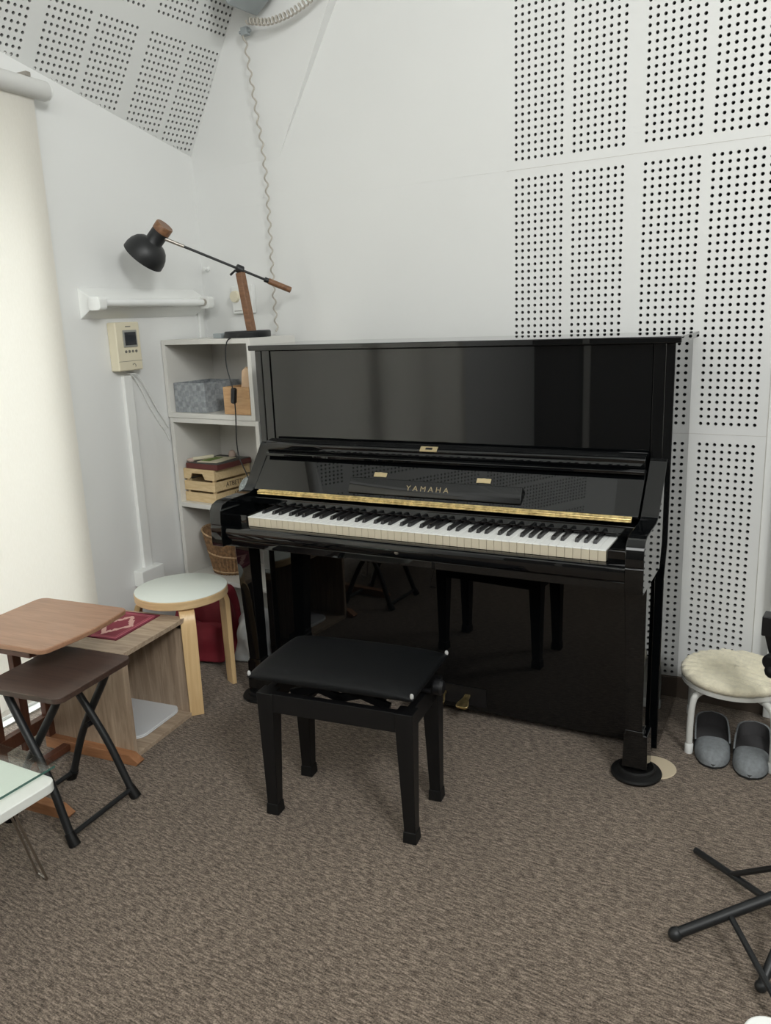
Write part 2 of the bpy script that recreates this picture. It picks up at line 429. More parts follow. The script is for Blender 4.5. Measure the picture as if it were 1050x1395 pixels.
# left wall: from the corner towards the viewer, turned 7.7 degrees; local x = along wall (s), y = into the room, z up
LW = bpy.data.objects.new('wall_left_frame', None)
DIRS = Vector((.1340, -.9910, 0)).normalized(); NRM = Vector((.9910, .1340, 0)).normalized(); C0 = Vector((-1.575, 0, 0))
LWM = Matrix.Translation(C0) @ Matrix(((DIRS.x, NRM.x, 0, 0), (DIRS.y, NRM.y, 0, 0), (0, 0, 1, 0), (0, 0, 0, 1)))
bpy.data.objects.remove(LW)
def lwp(s, off, z): return LWM @ Vector((s, off, z))
mb = MB(); Z1 = 5.2
W1, W2 = (.955, 2.60), (2.68, 3.95); WZ0, WZ1 = .006, 2.16
for a, b in ((-.2, W1[0]), (W1[1], W2[0]), (W2[1], 6.2)): mb.box(a, b, -.10, 0, 0, Z1, mat=LWM)
for a, b in (W1, W2): mb.box(a, b, -.10, 0, 0, WZ0, mat=LWM).box(a, b, -.10, 0, WZ1, Z1, mat=LWM)
tag(mb.build('wall_left', M['wall'], smooth=False), kind='structure')
for k, (a, b) in enumerate((W1, W2)):
    mb = MB(); t = .045
    for (x0, x1, z0, z1) in ((a, a + t, WZ0, WZ1), (b - t, b, WZ0, WZ1), (a + t, b - t, WZ0, WZ0 + .012), (a + t, b - t, WZ1 - t, WZ1), ((a + b) / 2 - .025, (a + b) / 2 + .025, WZ0 + .012, WZ1 - t)):
        mb.box(x0, x1, -.085, -.04, z0, z1, mat=LWM)
    wf = mb.build('window_%d' % (k + 1), M['white_pl'], bevel=.003); tag(wf, kind='structure')
    mb = MB(); mb.box(a + t, b - t, -.066, -.062, WZ0 + .012, WZ1 - t, mat=LWM)
    part('pane', mb, M['glass'], wf, smooth=False)

mb = MB(); mb.box(-.5, 5.5, -2.2, -.10, -.05, -.005, mat=LWM)  # pale slab added outside to brighten the gap under the blinds
tag(mb.build('outside_bounce_slab', pmat('pale_bounce_slab', (.78, .77, .74), .8), smooth=False), kind='structure')

# sloping ceiling rising away from the left wall
cc = Vector((-1.555, 0, 2.147)); G = Vector((.5677, 0, .8232)); CN = Vector((.8232, 0, -.5677))
cp = lambda u, v: cc + G * v + Vector((0, -u, 0))
bl = []
for v0, nv in ((.0215 - 3 * .0257, 19), (.4066 + .078, 36), (.4066 + .078 + 36 * .0257 + .052, 34)):
    for g in range(14):
        bl.append((.030 + (g // 2) * .447 + (g % 2) * .2075, v0, 8, nv, .0236, .0257))
mb = perforated(-.02, 5.6, -.35, 2.9, bl, cp, CN, rad=.0058)
tag(mb.build('ceiling', [M['ceil'], M['tube'], M['hole']], smooth=False), kind='structure')
mb = MB(); mb.box(-.2, 3.4, -6.2, .1, 4.30, 4.34)
tag(mb.build('ceiling_flat', M['wall'], smooth=False), kind='structure')
mb = MB(); mb.box(3.25, 3.35, -6.2, .1, 0, 4.4)
tag(mb.build('wall_right', M['wall'], smooth=False), kind='structure')
mb = MB(); mb.box(-2.6, 3.4, -5.7, -5.6, 0, 4.6)
tag(mb.build('wall_front', M['dimwall'], smooth=False), kind='structure')

# doorway in the dim wall behind the viewer
mb = MB(); mb.box(-.36, -.30, -5.6, -5.56, 0, 2.05).box(.52, .58, -5.6, -5.56, 0, 2.05).box(-.30, .52, -5.6, -5.56, 1.99, 2.05)
d1 = mb.build('door_1', M['laminate'], bevel=.004); tag(d1, kind='structure')
part('door_leaf', MB().box(-.299, .519, -5.6, -5.575, .005, 1.989), M['dimwall'], d1, bevel=.002)
part('door_handle', MB().tube([(.44, -5.575, 1.0), (.44, -5.53, 1.0), (.36, -5.53, 1.0)], .009, 10), M['steel'], d1)

# ---------------------------------------------------------------- upright piano
piano = thing('upright_piano', 'glossy black upright piano with its fallboard open, against the perforated wall', 'piano', (-.026, -.77, 0), .095)
LQ = M['lacquer']
mb = MB(); mb.box(-.7525, .7525, .258, .645, 1.289, 1.308); part('lid', mb, M['lidlac'], piano, bevel=.003, seg=3)
side = [(.275, 1.289), (.64, 1.289), (.64, .03), (.235, .03), (.235, .60), (.275, .70)]
for s in (-1, 1):
    mb = MB(); a = .708 * s; b = .7355 * s; mb.prism(side, min(a, b), max(a, b), 'x'); part('side_panel', mb, LQ, piano, bevel=.0025)
mb = MB(); mb.box(-.672, .672, .283, .303, .95, 1.287)
part('upper_panel', mb, LQ, piano, bevel=.0015)
for s in (-1, 1):
    mb = MB(); mb.box(min(.675 * s, .708 * s), max(.675 * s, .708 * s), .279, .303, .70, 1.288); part('pilaster', mb, LQ, piano, bevel=.001)
mb = MB(); mb.box(-.708, .708, .252, .278, .032, .632); part('lower_panel', mb, LQ, piano, bevel=.0015)
mb = MB(); mb.box(-.708, .708, .279, .60, .03, .083); part('bottom_board', mb, LQ, piano, bevel=.002)
mb = MB(); mb.box(-.70, .70, .615, .64, .05, 1.285); part('back_frame', mb, M['satin'], piano)
mb = MB(); mb.box(-.708, .708, -.035, .28, .636, .662).box(-.708, .708, .06, .28, .662, .70); part('key_bed', mb, LQ, piano, bevel=.003)
slip = [(-.045, .668), (-.050, .690), (-.047, .702), (-.040, .706), (-.008, .706), (-.008, .662), (-.038, .662)]
mb = MB(); mb.prism(slip, -.681, .675, 'x'); part('key_slip', mb, LQ, piano, bevel=.001)
arm = [(.275, .955), (.266, .952), (.258, .944), (.158, .820), (.140, .803), (.110, .796), (.030, .795), (-.020, .793), (-.046, .784), (-.060, .766), (-.062, .735),
       (-.062, .716), (-.059, .713), (-.062, .710), (-.062, .648), (-.058, .638), (.275, .638)]
for s in (-1, 1):
    a, b = (.677, .727) if s > 0 else (-.730, -.684)
    mb = MB(); mb.prism(arm, a, b, 'x'); part('key_arm', mb, LQ, piano, bevel=.004, seg=3)
    mb = MB(); a, b = .617 * s, .677 * s if s > 0 else -.684
    mb.box(min(a, b), max(a, b), -.004, .15, .70, .742); part('key_block', mb, LQ, piano, bevel=.004)
# keys: one mesh per kind, each key an object
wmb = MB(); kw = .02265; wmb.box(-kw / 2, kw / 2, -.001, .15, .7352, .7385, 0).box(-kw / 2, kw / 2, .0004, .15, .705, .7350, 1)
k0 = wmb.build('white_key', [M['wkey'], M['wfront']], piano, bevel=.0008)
bmb = MB(); bmb.frustum((0, .1005, .738), (.0058, .0485), (0, .103, .7505), (.0044, .046))
b0 = bmb.build('black_key', M['bkey'], piano, bevel=.0014)
pitch = 1.2275 / 52
names = ['A', 'B'] + list('CDEFGAB') * 7 + ['C']
x0 = -1.2275 / 2
for i in range(52):
    o = k0 if i == 0 else k0.copy()
    if i: COL.objects.link(o); o.parent = piano
    o.location = (x0 + pitch * (i + .5), 0, 0)
offs = {'C': -.0022, 'D': .0022, 'F': -.003, 'G': 0., 'A': .003}
first = True
for i, nm in enumerate(names):
    if nm in offs and i < 51:
        o = b0 if first else b0.copy()
        if not first: COL.objects.link(o); o.parent = piano
        first = False
        o.location = (x0 + pitch * (i + 1) + offs[nm], 0, 0)
# name rail and felt behind the keys
mb = MB(); mb.box(-.684, .677, .124, .150, .754, .778).box(-.684, .677, .150, .165, .70, .778); part('name_rail', mb, LQ, piano, bevel=.003)
mb = MB(); mb.box(-.614, .614, .1255, .1495, .7515, .7538); part('felt_strip', mb, M['felt'], piano)
# open fallboard leaning back
TH = atan2(.125, .112)
def fb(u, a, h):       # a: distance up the slope, h: out of the slope towards the player
    return Vector((u, .134 + a * cos(TH) - h * sin(TH), .800 + a * sin(TH) + h * cos(TH)))
FBM = Matrix(((1, 0, 0, 0), (0, cos(TH), -sin(TH), .134), (0, sin(TH), cos(TH), .800), (0, 0, 0, 1)))
fall = part('fallboard', MB().box(-.682, .672, .006, .166, -.018, 0, mat=FBM), LQ, piano, bevel=.002)
part('brass_hinge', MB().box(-.66, .655, -.014, .006, -.003, .0015, mat=FBM), M['brass'], fall, bevel=.0008)
mb = MB(); nk = 36
for k in range(nk):
    a = -.66 + 1.315 * k / nk; b = a + 1.315 / nk * .93
    mb.tube([FBM @ Vector((a, -.005, .002)), FBM @ Vector((b, -.005, .002))], .0036, 8)
part('hinge_knuckles', mb, M['brass'], fall)
part('fall_lip', MB().prism([(.234, .922), (.219, .952), (.219, .957), (.232, .968), (.262, .972), (.262, .922)], -.676, .672, 'x'), LQ, fall, bevel=.002)
part('fall_seam', MB().prism([(.216, .912), (.214, .922), (.226, .928), (.238, .918)], -.676, .672, 'x'), LQ, fall, bevel=.002)
mr = part('music_rest', MB().prism([(.018, .0005), (.018, .005), (.021, .0075), (.066, .0185), (.070, .0175), (.071, .015), (.071, .0005)], -.292, .318, 'x', mat=FBM), LQ, fall, bevel=.0015)
me = text_mesh('Y A M A H A', .026, .0006)
TM = FBM @ Matrix.Translation((.000, .0430, .0133)) @ Matrix.Rotation(atan2(.011, .045), 4, 'X') @ Matrix.Diagonal((1.06, .95, 1, 1)).to_4x4()
me.transform(TM); me.materials.clear(); me.materials.append(M['gold'])
o = bpy.data.objects.new('lettering', me); COL.objects.link(o); o.parent = mr; o['label'] = 'gold maker lettering on the music rest'
for u in (-.192, .180):
    part('rest_hinge', MB().box(u - .024, u + .024, .086, .103, 0, .0025, mat=FBM).box(u - .006, u + .006, .086, .103, .0025, .004, mat=FBM), M['plate'], fall, bevel=.001, label='small brass hinge plate')
mb = MB(); mb.prism([(.2188, .953), (.2182, .957), (.2315, .9688), (.2325, .9675)], -.054, .008, 'x'); lp = part('lock_plate', mb, M['plate'], piano, bevel=.0003, label='brass lock plate')
part('lock_slot', MB().prism([(.2215, .9600), (.2208, .9608), (.2268, .9660), (.2275, .9652)], -.034, -.010, 'x'), M['satin'], lp)
part('keyhole', MB().lathe([(.0085, 0), (.0085, .002), (.006, .003)], 20, mat=align((-.018, -.0455, .683), (0, -1, 0))), M['steel'], piano, label='steel keyhole escutcheon')
# legs, feet, toe rails
for s in (-1, 1):
    cx = .688 * s
    mb = MB(); mb.frustum((cx, .078, .636), (.031, .033), (cx + .004 * s, .100, .165), (.024, .026)); mb.box(cx - .026 + .004 * s, cx + .026 + .004 * s, .073, .127, .150, .165)
    part('leg', mb, LQ, piano, bevel=.002)
    part('foot_block', MB().frustum((cx + .008 * s, .113, .040), (.037, .036), (cx + .008 * s, .113, .150), (.034, .033)), LQ, piano, bevel=.002)
    part('toe_rail', MB().box(cx - .028, cx + .028, .148, .245, .055, .105), LQ, piano, bevel=.002)
    part('caster', MB().lathe([(.018, .0045), (.02, .007), (.02, .018), (.014, .022)], 20, mat=Matrix.Translation((cx + .008 * s, .113, .019))), M['satin'], piano)
for u in (-.09, 0, .09):
    mb = MB(); poly = [(u - .010, .27), (u - .011, .235), (u - .022, .205), (u - .022, .192), (u - .014, .186), (u + .014, .186), (u + .022, .192), (u + .022, .205), (u + .011, .235), (u + .010, .27)]
    mb.prism(poly, -.0045, .0045, 'z', mat=Matrix.Translation((0, .19, .068)) @ Matrix.Rotation(.28, 4, 'X') @ Matrix.Translation((0, -.19, 0))); part('pedal', mb, M['brass'], piano, bevel=.002)
mb = MB(); mb.box(-.16, .16, .2495, .2515, .050, .118); part('pedal_plate', mb, M['satin'], piano)
PM = Matrix.Translation((-.026, -.77, 0)) @ Matrix.Rotation(.095, 4, 'Z')
for s, lab in ((-1, 'black caster cup under the left leg of the piano'), (1, 'black caster cup under the right leg of the piano')):
    o = MB().lathe([(.074, 0), (.076, .006), (.073, .012), (.058, .016), (.056, .024), (.050, .028), (.044, .024), (.038, .020), (0.001, .019)], 40, cap1=False).build('caster_cup', M['rubber'])
    o.matrix_world = PM @ Matrix.Translation((.696 * s, .113, .0042 if s > 0 else 0.))
    tag(o, lab, 'caster cup', 'caster cups under the piano legs')
o = MB().lathe([(.066, 0), (.067, .002), (.065, .004)], 40).build('felt_pad', M['felty']); o.matrix_world = PM @ Matrix.Translation((.738, .172, 0.))
tag(o, 'cream round pad peeping out from under the right caster cup', 'pad')

# ---------------------------------------------------------------- piano bench
bench = thing('piano_bench', 'black adjustable piano bench with padded vinyl seat in front of the piano', 'bench', (-.003, -1.142, 0), radians(10.8))
def cushion(w, d, z0, z1, nx=28, ny=18, e=.022):
    mb = MB(); vs = []; fs = []
    def h(t): return (1 - abs(t) ** 7)
    for j in range(ny + 1):
        for i in range(nx + 1):
            a = -1 + 2 * i / nx; b = -1 + 2 * j / ny
            a = math.copysign(1 - (1 - abs(a)) ** 1.6, a); b = math.copysign(1 - (1 - abs(b)) ** 1.6, b)
            z = z0 + (z1 - z0) * (.42 + .58 * (max(0, h(a)) * max(0, h(b))) ** .5) - .010 * (a * a + b * b) / 2
            vs.append((a * w / 2, b * d / 2, z))
    n = (nx + 1) * (ny + 1)
    for j in range(ny):
        for i in range(nx): k = j * (nx + 1) + i; fs.append((k, k + 1, k + nx + 2, k + nx + 1))
    rim = [i for i in range(nx + 1)] + [j * (nx + 1) + nx for j in range(1, ny + 1)] + [ny * (nx + 1) + i for i in range(nx - 1, -1, -1)] + [j * (nx + 1) for j in range(ny - 1, 0, -1)]
    o = len(vs)
    for k in rim: vs.append((vs[k][0] * .995, vs[k][1] * .995, z0))
    m = len(rim)
    for k in range(m): fs.append((rim[k], o + k, o + (k + 1) % m, rim[(k + 1) % m]))
    fs.append(tuple(o + k for k in range(m - 1, -1, -1)))
    mb.add(vs, fs); return mb
seat = part('seat', cushion(.490, .300, .437, .470), M['vinyl'], bench, angle=1.2)
for (sx, sy) in ((-1, -1), (1, -1), (1, 1)):
    mb = MB(); mb.sphere((sx * .2400, sy * .1450, .449), .0062, 10, sc=(.9, .75, 1.3)); part('seat_tear', mb, M['tear'], seat, label='white torn corner of the vinyl')
part('seat_board', MB().box(-.230, .230, -.135, .135, .427, .4375), M['blackwood'], bench)
for sx in (-1, 1):
    for sy in (-1, 1):
        lg = part('leg', MB().frustum((sx * .207, sy * .104, .385), (.026, .025), (sx * .212, sy * .107, .03), (.0165, .0165)), M['blackwood'], bench, bevel=.002)
        part('rubber_foot', MB().frustum((sx * .212, sy * .107, 0), (.020, .020), (sx * .212, sy * .107, .034), (.0185, .0185)), M['rubber'], lg, bevel=.002)
for sy in (-1, 1): part('apron', MB().box(-.185, .185, sy * .115 - .011, sy * .115 + .011, .328, .385), M['blackwood'], bench, bevel=.0015)
for sx in (-1, 1): part('apron', MB().box(sx * .213 - .011, sx * .213 + .011, -.082, .082, .328, .385), M['blackwood'], bench, bevel=.0015)
mb = MB()
for sy in (-.075, .075):
    for a, b in ((-.15, .02), (.15, -.02), (-.02, .15), (.02, -.15)):
        mb.box(0, sqrt((b - a) ** 2 + .05 ** 2), -.006, .006, -.011, .011, mat=Matrix.Translation((a, sy, .372)) @ Matrix.Rotation(-atan2(.05, b - a), 4, 'Y'))
part('scissor_frame', mb, M['satin'], bench)
part('adjuster_rod', MB().tube([(-.20, 0, .397), (.24, 0, .397)], .006, 10), M['satin'], bench)
for x in (-.09, .01, .11): part('cross_bar', MB().box(x - .006, x + .006, -.10, .10, .362, .372), M['satin'], bench)
kn = part('adjuster_knob', MB().lathe([(.018, 0), (.022, .004), (.022, .022), (.016, .03)], 20, mat=align((.238, .03, .397), (1, 0, 0))), M['satin'], bench, bevel=.001)

# ---------------------------------------------------------------- stacked shelf units in the corner
def shelf_unit(name, label, x0, x1, y0, y1, z0, z1, levels):
    t = .021
    r = thing(name, label, 'shelf', ((x0 + x1) / 2, y0, z0)); ox, oy, oz = r.location
    def bx(a, b, c, d, e, f): return MB().box(a - ox, b - ox, c - oy, d - oy, e - oz, f - oz)
    part('side_panel', bx(x0, x0 + t, y0, y1, z0, z1), M['laminate'], r, bevel=.001)
    part('side_panel', bx(x1 - t, x1, y0, y1, z0, z1), M['laminate'], r, bevel=.001)
    part('top_panel', bx(x0 + t, x1 - t, y0, y1, z1 - t, z1), M['laminate'], r, bevel=.001)
    part('bottom_panel', bx(x0 + t, x1 - t, y0, y1, z0, z0 + t), M['laminate'], r, bevel=.001)
    for zl in levels: part('shelf_board', bx(x0 + t, x1 - t, y0, y1 - .006, zl - t, zl), M['laminate'], r, bevel=.001)
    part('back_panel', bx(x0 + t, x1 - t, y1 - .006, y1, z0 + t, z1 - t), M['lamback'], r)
    return r
shelf_unit('shelf_unit', 'white open cubby unit stacked on the taller shelf, carrying the desk lamp', -1.526, -1.012, -.335, -.045, .992, 1.328, [])
shelf_unit('shelf_unit', 'tall white shelf unit standing on the floor under the smaller cubby', -1.522, -1.000, -.332, -.045, 0., .991, [.607, .262])

# ---------------------------------------------------------------- things on the shelves
def open_box(w, d, h, t, mat_, name, label, cat, loc, rotz=0., bevel=.002):
    mb = MB()
    mb.box(-w / 2, w / 2, -d / 2, -d / 2 + t, 0, h).box(-w / 2, w / 2, d / 2 - t, d / 2, 0, h).box(-w / 2, -w / 2 + t, -d / 2 + t, d / 2 - t, 0, h).box(w / 2 - t, w / 2, -d / 2 + t, d / 2 - t, 0, h).box(-w / 2 + t, w / 2 - t, -d / 2 + t, d / 2 - t, 0, t)
    o = mb.build(name, mat_, bevel=bevel, loc=loc, rotz=rotz); return tag(o, label, cat)
open_box(.186, .225, .128, .004, M['weave'], 'storage_basket', 'grey woven strap basket on the upper shelf by the wooden box', 'basket', (-1.408, -.198, 1.0135))
wb2 = open_box(.146, .12, .115, .009, M['boxwood'], 'wooden_box', 'small open light wooden box beside the grey basket', 'box', (-1.128, -.255, 1.0135))
# jigsaw-like wooden figure standing in the box
poly = [(-.022, 0), (.022, 0), (.030, .06), (.026, .105), (.036, .138), (.029, .172), (.008, .188), (-.014, .172), (-.019, .125), (-.029, .075)]
o = MB().prism(poly, -.009, .009, 'y').build('wooden_figure', M['pine'], bevel=.003, loc=(-1.088, -.290, 1.0235), rotz=.1); tag(o, 'pale flat wooden figure standing up out of the small wooden box', 'ornament')
# slatted crate
crate = thing('wooden_crate', 'pale slatted wooden crate with dark lettering on the middle shelf', 'crate', (-1.405, -.185, .6075))
W_, D_ = .188, .235
for k, (za, zb) in enumerate(((.0, .042), (.052, .094), (.104, .150))):
    if k < 2: mb = MB().box(-W_ / 2, W_ / 2, -D_ / 2, -D_ / 2 + .008, za, zb)
    else:
        mb = MB().prism([(-W_ / 2, za), (-.058, za), (-.044, za + .026), (.022, za + .026), (.036, za), (W_ / 2, za), (W_ / 2, zb), (-W_ / 2, zb)], -D_ / 2, -D_ / 2 + .008, 'y')
    part('front_slat', mb, M['softwood'], crate, bevel=.001)
    sl = part('side_slat', MB().box(W_ / 2 - .009, W_ / 2 - .001, -D_ / 2 + .0082, D_ / 2 - .0082, za, zb), M['softwood'], crate, bevel=.001)
    if k < 2:
        me = text_mesh('ATBETTL' if k == 1 else 'LBE', .030, .0003)
        me.transform(Matrix(((0, 0, 1, W_ / 2 - .0008), (1, 0, 0, .015 if k == 1 else .03), (0, 1, 0, (za + zb) / 2), (0, 0, 0, 1)))); me.materials.clear(); me.materials.append(M['ink'])
        o = bpy.data.objects.new('lettering', me); COL.objects.link(o); o.parent = sl
    part('side_slat', MB().box(-W_ / 2 + .001, -W_ / 2 + .009, -D_ / 2 + .0082, D_ / 2 - .0082, za, zb), M['softwood'], crate, bevel=.001)
    part('back_slat', MB().box(-W_ / 2, W_ / 2, D_ / 2 - .008, D_ / 2, za, zb), M['softwood'], crate, bevel=.001)
for sx in (-1, 1):
    for sy in (-1, 1):
        part('corner_post', MB().box(sx * .0775 - .0065, sx * .0775 + .0065, sy * .1015 - .006, sy * .1015 + .006, .002, .148), M['softwood'], crate)
part('base_board', MB().box(-.07, .07, -.105, .105, .002, .006), M['softwood'], crate)
o = MB().box(-.088, .105, -.112, .11, 0, .024, 0).box(-.086, .103, -.110, .108, .024, .0265, 1).build('flat_box', [M['redbook'], M['bookgrey']], bevel=.0015, loc=(-1.397, -.185, .7582), rotz=0.); tag(o, 'dark red flat box with a grey top lying on the slatted crate', 'box')
bk = thing('booklet', 'open cream booklet with green print on top of the dark red box', 'booklet', (-1.385, -.20, .7852), .12)
part('page', MB().box(-.055, .055, -.075, .07, 0, .003), M['paper'], bk, bevel=.0006)
part('printed_page', MB().box(-.048, .0, -.055, .05, .003, .0036), M['greenink'], bk, label='green printed picture')
mb = MB(); mb.lathe([(.0085, -.05), (.0085, .05)], 14, mat=align((-.062, -.02, .0115), (.45, .9, .0))); o = part('rolled_page', mb, M['paper'], bk)
o = MB().lathe([(.014, 0), (.018, .006), (.015, .012), (.006, .015)], 18, mat=Matrix.Diagonal((1.2, 1, 1, 1)).to_4x4()).build('eraser', M['pinkish'], loc=(-1.475, -.272, .7852)); tag(o, 'small pale pink lump at the front left of the dark red box', 'trinket')
o = MB().lathe([(.015, 0), (.017, .012), (.012, .026), (.004, .03)], 18).build('trinket', M['pinkish'], loc=(-1.385, -.10, .7852)); tag(o, 'small pale knob at the back of the dark red box', 'trinket')
o = MB().sphere((0, 0, .062), .062, 24, sc=(.8, 1, 1)).build('round_gourd', M['stone'], loc=(-1.17, -.22, .6075)); tag(o, 'grey speckled round ornament between the crate and the piano', 'ornament')
# wicker basket
wk = thing('wicker_basket', 'tall brown wicker basket on the lower shelf behind the round stool', 'basket', (-1.350, -.205, .2627))
def wick(r0, r1, h, n=36, lay=10, dipz=True):
    mb = MB(); vs = []; fs = []; m = n * 4
    for i in range(lay + 1):
        t = i / lay
        for k in range(m):
            a = 2 * pi * k / m; rib = .0048 * (cos(2 * pi * (k % 4) / 4)); r = r0 + (r1 - r0) * t + rib
            zz = h * t * (1 + .12 * cos(a - pi) if dipz else 1)
            vs.append((r * cos(a), r * .8 * sin(a), zz))
    for i in range(lay):
        for k in range(m): fs.append((i * m + k, i * m + (k + 1) % m, (i + 1) * m + (k + 1) % m, (i + 1) * m + k))
    fs.append(tuple(range(m - 1, -1, -1)))
    return mb.add(vs, fs)
part('woven_wall', wick(.084, .128, .185), M['wicker'], wk, angle=2.)
for t in (.08, .52, 1.):
    r = .084 + .044 * t
    pts = [((r + .002) * cos(a), (r + .002) * .8 * sin(a), .185 * t * (1 + .12 * cos(a - pi))) for a in [2 * pi * k / 48 for k in range(48)]]
    part('twined_band', MB().tube(pts, .0042, 8, closed=True), M['wickerlight'], wk)
mb = MB()
for k in range(7): mb.sphere((-.02 + .010 * k * cos(k), .010 * sin(2.3 * k), .160 + .01 * (k % 3)), .042, 12, sc=(1.1, .9, .6))
o = mb.build('cloth_bundle', M['skirt'], loc=(-1.355, -.205, .2627)); tag(o, 'dark bundle filling the wicker basket', 'cloth')

# ---------------------------------------------------------------- desk lamp
lamp = thing('desk_lamp', 'black desk lamp with wooden post, dome shade and counterweighted arm', 'lamp', (-1.095, -.235, 1.3285))
LO = Vector(lamp.location)
def L(p): return tuple(Vector(p) - LO)
part('base', MB().lathe([(.094, 0), (.096, .003), (.096, .023), (.092, .027)], 48, mat=Matrix.Translation((-.012, -.002, 0))), M['blackmetal'], lamp)
PV = Vector((-1.102, -.262, 1.601))
PB = Vector((-1.062, -.262, 1.350))
dv = (PV - PB); ln = dv.length
part('post', MB().box(-.0145, .0145, -.0145, .0145, 0, ln - .014, mat=align(L(PB), dv)), M['walnut'], lamp, bevel=.0015)
NK = Vector((-1.262, -.470, 1.712)); ad = (PV - NK).normalized(); EN = PV + ad * .225
part('arm', MB().tube([L(NK + ad * .05), L(PV + ad * .12)], .0052, 10), M['blackmetal'], lamp)
part('arm_sleeve', MB().tube([L(NK - ad * .034), L(NK + ad * .052)], .0066, 12), M['steel'], lamp, label='steel sleeve of the arm')
part('counterweight', MB().tube([L(PV + ad * .125), L(EN)], .0125, 20), M['walnut'], lamp, bevel=.002, label='wooden counterweight grip')
part('counterweight_collar', MB().tube([L(PV + ad * .108), L(PV + ad * .126)], .0105, 16), M['blackmetal'], lamp)
pj = MB().lathe([(.013, -.016), (.017, -.012), (.017, .012), (.013, .016)], 20, mat=align(L(PV), ad)).lathe([(.012, -.022), (.012, .0)], 16, mat=Matrix.Translation(L(PV)))
pv = part('pivot', pj, M['blackmetal'], lamp)
part('wing_nut', MB().tube([L(PV + Vector((-.01, -.015, -.004))), L(PV + Vector((-.026, -.03, -.022)))], .0045, 8), M['blackmetal'], pv)
SD = Vector((-.66, -.22, -.72)).normalized(); SC0 = Vector((-1.270, -.485, 1.772))      # shade axis, top of the cap
prof = [(.0365, 0), (.038, .004), (.038, .036)]
part('shade_cap', MB().lathe([(.034, 0), (.036, .003), (.036, .030)], 32, mat=align(L(SC0), SD)), M['walnut'], lamp, label='round wooden cap of the shade')
pr_ = [(.0345, .030), (.0345, .078), (.0375, .082), (.053, .088), (.067, .100), (.078, .119), (.0835, .140), (.0845, .160), (.083, .160), (.082, .140), (.0765, .121), (.065, .103), (.05, .093), (.001, .09)]
sh = part('shade', MB().lathe(pr_, 48, mat=align(L(SC0), SD), cap1=False), M['blackmetal'], lamp, angle=1.)
part('bulb', MB().sphere((0, 0, .125), .026, 16, mat=align(L(SC0), SD)), M['white_pl'], sh)
cd = [(-1.108, -.338, 1.331), (-1.122, -.348, 1.318), (-1.132, -.352, 1.28), (-1.133, -.352, 1.22), (-1.118, -.355, 1.17), (-1.104, -.358, 1.13), (-1.098, -.36, 1.09), (-1.096, -.36, 1.04), (-1.100, -.36, .97), (-1.104, -.36, .90), (-1.094, -.362, .84), (-1.066, -.365, .79), (-1.034, -.37, .74), (-1.0, -.375, .70), (-.97, -.38, .60), (-.96, -.38, .45)]
def smooth(P, n=6):
    P = [Vector(p) for p in P]; out = []
    for i in range(len(P) - 1):
        a = P[max(i - 1, 0)]; b = P[i]; c = P[i + 1]; d = P[min(i + 2, len(P) - 1)]
        for k in range(n):
            t = k / n
            out.append(.5 * ((2 * b) + (-a + c) * t + (2 * a - 5 * b + 4 * c - d) * t * t + (-a + 3 * b - 3 * c + d) * t ** 3))
    out.append(P[-1]); return out
pc = part('power_cord', MB().tube([L(p) for p in smooth(cd)], .0026, 8), M['blackmetal'], lamp)
part('inline_switch', MB().prism(rrect(.022, .066, .009), -.008, .008, 'z', mat=Matrix.Translation(L((-1.0985, -.36, 1.098))) @ Matrix.Rotation(pi / 2, 4, 'X') @ Matrix.Rotation(-.12, 4, 'Z')), M['satin'], pc, bevel=.003)
o = MB().box(-.022, .022, -.03, .03, 0, .02).build('power_adapter', M['greybox'], bevel=.002, loc=(-1.231, -.262, 1.3285)); tag(o, 'small grey block beside the lamp base on top of the cubby', 'adapter')

# ---------------------------------------------------------------- fixtures on the walls
fx = thing('fluorescent_wall_light', 'white fluorescent tube light on the left wall under the lamp shade', 'wall light')
prof = [(0, 1.425), (.060, 1.462), (.064, 1.468), (.064, 1.502), (.060, 1.508), (0, 1.545)]
part('housing', MB().prism([(p[0], p[1]) for p in prof], .08, .785, 'x', mat=LWM), M['white_pl'], fx, bevel=.003)
for s in (.775, .10):
    part('lamp_holder', MB().prism(rrect(.06, .052, .014, 4, .086, 1.482), s - .02, s + .02, 'x', mat=LWM), M['white_pl'], fx, bevel=.003)
part('tube', MB().tube([LWM @ Vector((.10, .088, 1.484)), LWM @ Vector((.76, .088, 1.484))], .0145, 20), pmat('milky_glass_tube', (.80, .81, .80), .2), fx)
part('tube_cap', MB().tube([LWM @ Vector((.118, .088, 1.484)), LWM @ Vector((.135, .088, 1.484))], .0155, 20), M['steel'], fx)
ic = thing('intercom', 'cream video intercom monitor mounted on the left wall under the tube light', 'intercom')
def lbox(a, b, c, d, e, f): return MB().box(a, b, c, d, e, f, mat=LWM)
part('body', lbox(.512, .652, .0, .045, 1.216, 1.410), M['cream'], ic, bevel=.006, seg=3)
sf = part('screen_frame', lbox(.535, .615, .045, .049, 1.310, 1.378), M['greyframe'], ic, bevel=.002)
part('screen', lbox(.543, .607, .0485, .0505, 1.318, 1.370), M['screen'], sf)
for k in range(4):
    part('button', MB().lathe([(.0058, 0), (.0052, .003)], 14, mat=align(lwp(.545 + .020 * k, .045, 1.293), NRM)), M['btn'], ic)
part('cover_seam', lbox(.514, .650, .0448, .0455, 1.2535, 1.2550), M['btn'], ic)
part('maker_mark', lbox(.565, .595, .0448, .0454, 1.390, 1.394), M['btn'], ic)
part('emblem', MB().tube([lwp(.565 + .009 * cos(t), .0455, 1.235 + .008 * sin(t)) for t in [.3 + k * .5 for k in range(8)]], .0012, 6), M['btn'], ic)
